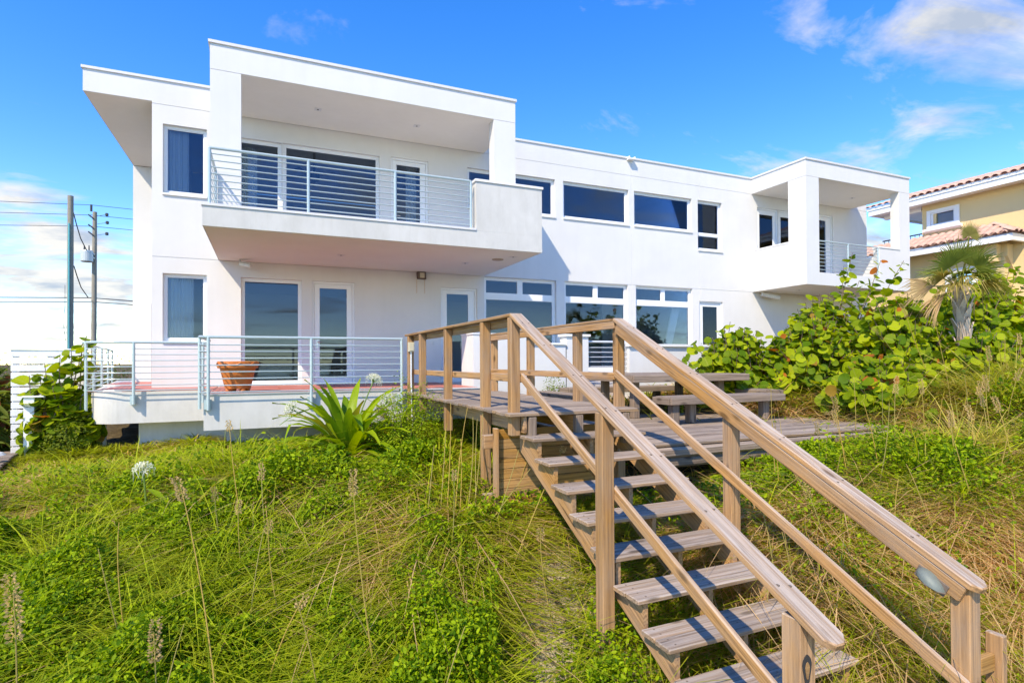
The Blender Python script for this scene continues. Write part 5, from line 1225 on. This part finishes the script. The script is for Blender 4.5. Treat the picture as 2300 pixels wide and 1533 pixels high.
# ------------------------------------------------------------------ grass, ground cover, straw
def allowed(x, y):
    k = np.ones(len(x)); hmax = np.full(len(x), 9.0)
    wk = (x > 2.35) & (x < 4.3) & (y > 5.5); hmax[wk] = .42; k[wk & (y > 6.3)] = .25
    st = (x > 2.5) & (x < 4.15) & (y <= 5.5); hmax[st] = np.clip((-0.95 - (5.41 - y[st]) * .5485) - (-2.05 - (5.6 - y[st]) * .33) , .12, .5); k[st] = .55
    ry = x / np.maximum(y, .5); sand = np.exp(-(((ry - .505) / .085) ** 2)) * np.clip((y - 3.0) / .7, 0, 1) * np.clip((5.9 - y) / .5, 0, 1); k *= 1 - .95 * sand; hmax[sand > .25] = .11
    near = (y > 9.6) & (x < 2.4); hmax[near] = np.clip(.42 - (y[near] - 9.6) * .22, .14, 1); pe = (x > 4.2) & (x < 10.2) & (y > 4.9) & (y <= 5.95) | (x > 8.9) & (x < 9.9) & (y > 5.9) & (y < 8); hmax[pe] = .24
    ll = np.hypot(x - 1.15, y - 8.75) < .95; hmax[ll] = .16
    sl = (y > 10.8) & (x > -1.2) & (x < 4.2); hmax[sl] = .22; k[(y > 11.8) & (x > -1.2)] = 0
    sl2 = (y > 12.7) & (x > -3.6) & (x <= -1.2); hmax[sl2] = .30; k[(y > 13.6) & (x > -3.6)] = 0
    pl = (x > 4.2) & (x < 9.35) & (y > 5.95) & (y < 11.2); k[pl] = .035; hmax[pl] = .62
    k[(x > 4.2) & (y > 11.5)] = 0
    bw_ = (x < -3.45 - (y - 9.2) * .16) & (y > 9) & (y < 14.4); k[bw_] *= .30
    return k, hmax
def scatter(n, seed, dens=None, ymin=.9, ymax=13.5):
    q = np.random.default_rng(seed); out = []
    got = 0
    while got < n:
        m = 200000; x = q.uniform(-9.5, 17, m); y = q.uniform(ymin, ymax, m)
        d = x * CF.x + y * CF.y; keep = q.random(m) < np.clip((4.2 / np.maximum(d, 1.2)) ** 1.15, .0, 1)
        x, y = x[keep], y[keep]; z = ground_z(x, y); u, v, dd = project(np.c_[x, y, z + .2])
        k, hm = allowed(x, y)
        if dens is not None: k = k * dens(x, y)
        ok = (dd > .6) & (u > -420) & (u < 2750) & (v < 1900) & (q.random(len(x)) < k)
        out.append(np.c_[x, y, z, hm][ok]); got += ok.sum()
    return np.concatenate(out)[:n], q
def lush(x, y):                                          # where the leafy ground cover grows
    b = lambda cx, cy, rx, ry: np.exp(-(((x - cx) / rx) ** 2 + ((y - cy) / ry) ** 2))
    f = 1.6 * b(-1.7, 4.9, 2.9, 2.7) + b(1.75, 3.6, .8, .8) + .8 * b(-3.4, 6.6, 1.8, 1.4) + .9 * b(.9, 3.2, 1.0, .7) + .7 * b(1.6, 8.3, .9, .7) + .6 * b(10, 4.2, 2, .8) + .5 * b(6.2, 5.2, 1.2, .5) + .35 * b(7, 4.2, 1.6, .8) + .5 * b(-.2, 6.4, 1.0, .7)
    return np.clip(f * 1.15 * (.45 + 1.1 * vnoise(x, y, .7, 5)) , 0, 1)
def pal(q, n, a, b, p=1.0): k = q.random((n, 1)) ** p; return np.array(a) * (1 - k) + np.array(b) * k
def grass_object(name, label, n, seed, dens, h, w, lean, curve, ca, cb, tip=None, per=16, rad=.06):
    S, q = scatter(n // per, seed, dens); nt = len(S)
    hs = h * np.exp(q.normal(0, .24, nt)) * (.55 + .9 * vnoise(S[:, 0], S[:, 1], .6, seed + 3)); tone = q.normal(0, .5, nt) + (vnoise(S[:, 0], S[:, 1], .9, seed + 7) - .5) * 1.6
    wind = vnoise(S[:, 0], S[:, 1], 1.6, seed) * 9.0
    S = np.repeat(S, per, 0); hs = np.repeat(hs, per); tone = np.repeat(tone, per); wind = np.repeat(wind, per); n = len(S)
    az = q.uniform(0, 6.283, n); rr = rad * np.sqrt(q.random(n)) * 1.6
    P = S[:, :3].copy(); P[:, 0] += rr * np.cos(az); P[:, 1] += rr * np.sin(az); P[:, 2] = ground_z(P[:, 0], P[:, 1]) - .02
    az = np.where(q.random(n) < .16, wind + q.normal(0, .55, n), az + q.normal(0, .7, n))
    H = np.minimum(hs * q.uniform(.55, 1.25, n), S[:, 3])
    d = P @ np.array(CF); W = w * q.uniform(.6, 1.3, n) * np.clip(d / 6.0, .75, 1.9)
    k = np.clip(.45 + .30 * tone + q.normal(0, .22, n), 0, 1)[:, None]; C = np.array(ca) * (1 - k) + np.array(cb) * k; t = None if tip is None else C * .45 + np.array(tip) * .55
    V, T, CC = blades(P, H, W, az, lean * q.uniform(.2, 1.6, n), curve * q.uniform(.2, 1.5, n), C, t)
    o = mesh_arrays(name, V, T, CC, M['grass']); tag(o, label, 'grass', kind='stuff'); return o
def strawy(x, y):                                        # where the dead grass takes over
    b = lambda cx, cy, rx, ry: np.exp(-(((x - cx) / rx) ** 2 + ((y - cy) / ry) ** 2))
    return np.clip(.85 * b(1.3, 6.2, 1.1, 2.3) + .65 * b(-1.2, 8.6, 2.6, 1.1) + .95 * (x > 4.2) + .6 * b(-4, 10.5, 2, 1.5), 0, 1) * np.clip(.35 + 1.3 * vnoise(x, y, .55, 41), 0, 1)
inv = lambda x, y: 1 - .92 * lush(x, y)
patchy = lambda s, lo, hi, sd: (lambda x, y: np.clip((vnoise(x, y, s, sd) - lo) / (hi - lo), 0.04, 1) * inv(x, y) * (1 - .68 * strawy(x, y)))
grass_object('grass', 'long green dune grass covering the slope', 72000, 61, patchy(.8, .2, .6, 11), .42, .0155, .8, 1.7, (.11, .18, .005), (.46, .52, .018), (.58, .53, .06), per=11, rad=.08)
grass_object('dry_grass', 'straw-coloured dead grass matted among the green', 112000, 62, lambda x, y: np.clip(.22 * np.clip((vnoise(x, y, .9, 12) - .30) / .35, .10, 1) + .9 * strawy(x, y), 0, 1) * inv(x, y),   .34, .0125, 1.0, 2.1, (.34, .19, .075), (.92, .62, .31), (.82, .57, .28), per=8, rad=.15)
grass_object('fine_grass', 'fine bright green grass tufts', 30000, 63, lambda x, y: np.clip((vnoise(x, y, .7, 14) - .45) / .2, 0.03, 1) * (1 - .4 * strawy(x, y)), .50, .0130, .5, 1.3, (.16, .27, .007), (.50, .60, .016), (.62, .60, .06), per=16, rad=.05)
grass_object('tall_grass', 'tall golden and green grass clumps on the right bank', 6500, 64, lambda x, y: np.exp(-((x - 11.2) / 2.6) ** 2 - ((y - 5.0) / 1.3) ** 2) * np.clip((vnoise(x, y, .6, 31) - .4) * 4, .02, 1), .62, .0125, .55, 1.1, (.20, .28, .010), (.62, .54, .09), (.80, .58, .22), per=14, rad=.10)
def cover(name, label, n, seed, dens, leaf, ca, cb, hgt):
    S, q = scatter(n, seed, dens, ymax=11.5); n = len(S); P = S[:, :3].copy(); hh = hgt * (.15 + 1.5 * vnoise(P[:, 0], P[:, 1], .34, 21) ** 1.3) * (.4 + .8 * vnoise(P[:, 0], P[:, 1], 1.4, 22)); P[:, 2] += np.minimum(hh * q.random(n) ** .55, S[:, 3] * .8)
    N = q.normal(0, .5, (n, 3)) + np.array([-.1, -.18, .8]); D = q.normal(0, 1, (n, 3)); L = leaf * q.uniform(.55, 1.35, n)
    C = pal(q, n, ca, cb, 1.2); dd = P @ np.array(CF); L *= np.clip(dd / 6, .85, 1.6)
    V, T, C = oval_leaves(P, N, D, L, L * .6, C); o = mesh_arrays(name, V, T, C, M['leaf_attr']); tag(o, label, 'ground cover', kind='stuff'); return o
cover('ground_cover', 'leafy green creeping ground cover on the lower slope', 240000, 71, lambda x, y: lush(x, y) ** 1.1 + .05, .047, (.05, .13, .003), (.37, .49, .012), .52)
cover('leaf_litter', 'brown leaf litter and dead sprigs on the sand', 26000, 72, lambda x, y: .35 + .65 * vnoise(x, y, .7, 9), .030, (.16, .095, .04), (.36, .25, .12), .10)

# sea oats: tall stems with drooping seed heads
def sea_oat(label, base, tip, head, seed, group='sea oat stalks standing in the dune grass', bare=False):
    r = random.Random(seed); base = Vector(base); tip = Vector(tip); t = thing('sea_oat', label, 'grass stalk', tuple(base), group)
    mid = base.lerp(tip, .55) + Vector((r.uniform(-.06, .06), r.uniform(-.06, .06), .05)); pts = [base * (1 - q) ** 2 + mid * 2 * q * (1 - q) + tip * q * q for q in [k / 10 for k in range(11)]]
    mb = MB(); mb.tube([tuple(p) for p in pts], [.0062 - .0032 * k / 10 for k in range(11)], 5); mb.build('stem', M['oat_stem'], t, tuple(base))
    if bare: return
    ax = (tip - pts[8]).normalized(); mb = MB(); n = int(110 * head / .3); drp = Vector((r.uniform(-.4, .4), r.uniform(-.4, .4), -1))
    for i in range(n):
        q = i / n; p = tip + ax * (head * (q - .55)) + drp * (head * .22 * q * q); a = i * 2.4; o1 = ax.cross(Vector((.2, .3, 1))).normalized(); o2 = ax.cross(o1); od = o1 * math.cos(a) + o2 * math.sin(a)
        d = (od * .8 + ax * .55 + drp * .45).normalized(); L = r.uniform(.018, .030) * (1 - .35 * q); s = d.cross(od.cross(ax) + Vector((0, 0, .1))).normalized() * L * .34; p = p + od * r.uniform(.002, .024)
        mb.add([tuple(p), tuple(p + d * L * .5 + s), tuple(p + d * L), tuple(p + d * L * .5 - s)], [(0, 1, 2, 3)])
    mb.build('seed_head', M['oat_head'], t, tuple(tip), fix=False)
def oat_px(label, ub, Yb, ut, vt, Yt, head, seed, bare=False, group='sea oat stalks standing in the dune grass'):
    b = at(ub[0], ub[1], Yb); z = gz(b.x, b.y); sea_oat(label, (b.x, b.y, z - .03), P3(ut, vt, Yt), head, seed, group, bare)
oat_px('tall thin sea oat in the middle of the slope below the lily', (850, 1533), 4.3, 792, 1070, 4.5, .26, 1)
oat_px('tall golden bare stalk on the left slope below the young lily shoot', (500, 1533), 4.0, 404, 1085, 4.4, .22, 2)
oat_px('brown sea oat standing before the lower slab, left of the pot', (545, 1180), 7.0, 515, 950, 7.2, .16, 3)
oat_px('brown plume right of the young lily shoot, above the slope', (600, 1180), 6.6, 588, 1050, 6.8, .24, 4)
oat_px('pale drooping seed head low in the left foreground', (352, 1533), 3.6, 345, 1420, 3.7, .30, 5)
oat_px('blurred tan plume at the left edge of the foreground', (15, 1533), 3.3, 30, 1330, 3.3, .42, 6)
oat_px('pale fluffy seed head right of the white flower in the grass', (545, 1250), 6.0, 535, 1130, 6.0, .18, 7)
oat_px('pale tan seed head lying over the grass right of the white flower', (500, 1150), 6.6, 482, 1102, 6.6, .2, 8)
GR = 'tall dry stalks beside the walkway'
for i, (ub, ut, vt) in enumerate(((1000, 1012, 905), (1020, 1050, 915), (1045, 1062, 935), (1060, 1085, 925), (985, 1002, 960), (1070, 1072, 940), (1030, 1035, 985), (955, 975, 1000))):
    oat_px('tall dry straw stalk in the bunch beside the walkway posts', (ub, 1180), 6.2, ut, vt, 6.6, .2, 20 + i, True, GR)
oat_px('dry stalk leaning right across the skirt boards, the longest', (1120, 1330), 4.9, 1265, 915 + 90, 5.6, .12, 40, False)
oat_px('dry stalk crossing the skirt boards at a low angle', (1060, 1180), 5.8, 1205, 1035, 5.9, .1, 41, True)
oat_px('dry stalk rising to the right across the skirt boards', (1095, 1180), 5.8, 1165, 1010, 5.8, .1, 42, True)
oat_px('thick golden seed plume right of the platform edge', (2165, 1270), 4.6, 2100, 1010, 4.7, .46, 50)
oat_px('golden seed head bending right over the grass beside the platform', (2110, 1180), 4.9, 2180, 1022, 4.9, .22, 51)
oat_px('pale seed plume drooping at the right edge', (2290, 1180), 4.2, 2280, 1050, 4.2, .3, 52)
oat_px('pale seed head standing before the platform edge', (1850, 1060), 5.4, 1835, 955, 5.4, .2, 53)
oat_px('tan seed head hanging over the platform from the sea grape', (1980, 960), 6.2, 1860, 925, 6.3, .2, 54)
oat_px('arching tan seed head among the sea grape leaves left of the palm', (2110, 900), 6.4, 2030, 690, 6.6, .34, 55)
oat_px('tan seed head lying level in front of the sea grape', (2080, 850), 6.6, 1965, 738, 6.6, .26, 56)
oat_px('tan seed head left of the palm trunk', (2140, 880), 6.3, 2100, 715, 6.4, .24, 57)
oat_px('tan seed plume at the right edge below the sea grape', (2290, 900), 5.6, 2290, 755, 5.6, .26, 58)
r5 = random.Random(77)
for i in range(26):
    u = r5.uniform(1700, 2290); yb = r5.uniform(3.2, 5.6); b = at(u, 1250, yb); hh = r5.uniform(.7, 1.25); z = gz(b.x, b.y)
    sea_oat('thin golden bare stalk in the grass on the right slope', (b.x, b.y, z), (b.x + r5.uniform(-.3, .15), b.y + r5.uniform(-.2, .2), z + hh), .1, 100 + i, 'thin golden stalks on the right slope', True)
for i in range(13):
    u = r5.uniform(1880, 2295); yb = r5.uniform(3.6, 5.6); b = at(u, 1150, yb); hh = r5.uniform(.75, 1.1); z = gz(b.x, b.y)
    sea_oat('golden sea oat with a full seed head among the dry grass of the right slope', (b.x, b.y, z), (b.x + r5.uniform(-.35, .2), b.y + r5.uniform(-.2, .2), z + hh), r5.uniform(.24, .36), 300 + i, 'seeding sea oats on the right slope')
for i in range(12):
    u = r5.uniform(60, 1250); yb = r5.uniform(3.6, 6.5); b = at(u, 1300, yb); hh = r5.uniform(.6, 1.0); z = gz(b.x, b.y)
    sea_oat('thin dry stalk in the grass on the left slope', (b.x, b.y, z), (b.x + r5.uniform(-.3, .3), b.y + r5.uniform(-.2, .2), z + hh), .14, 200 + i, 'thin dry stalks on the left slope', i % 3 > 0)
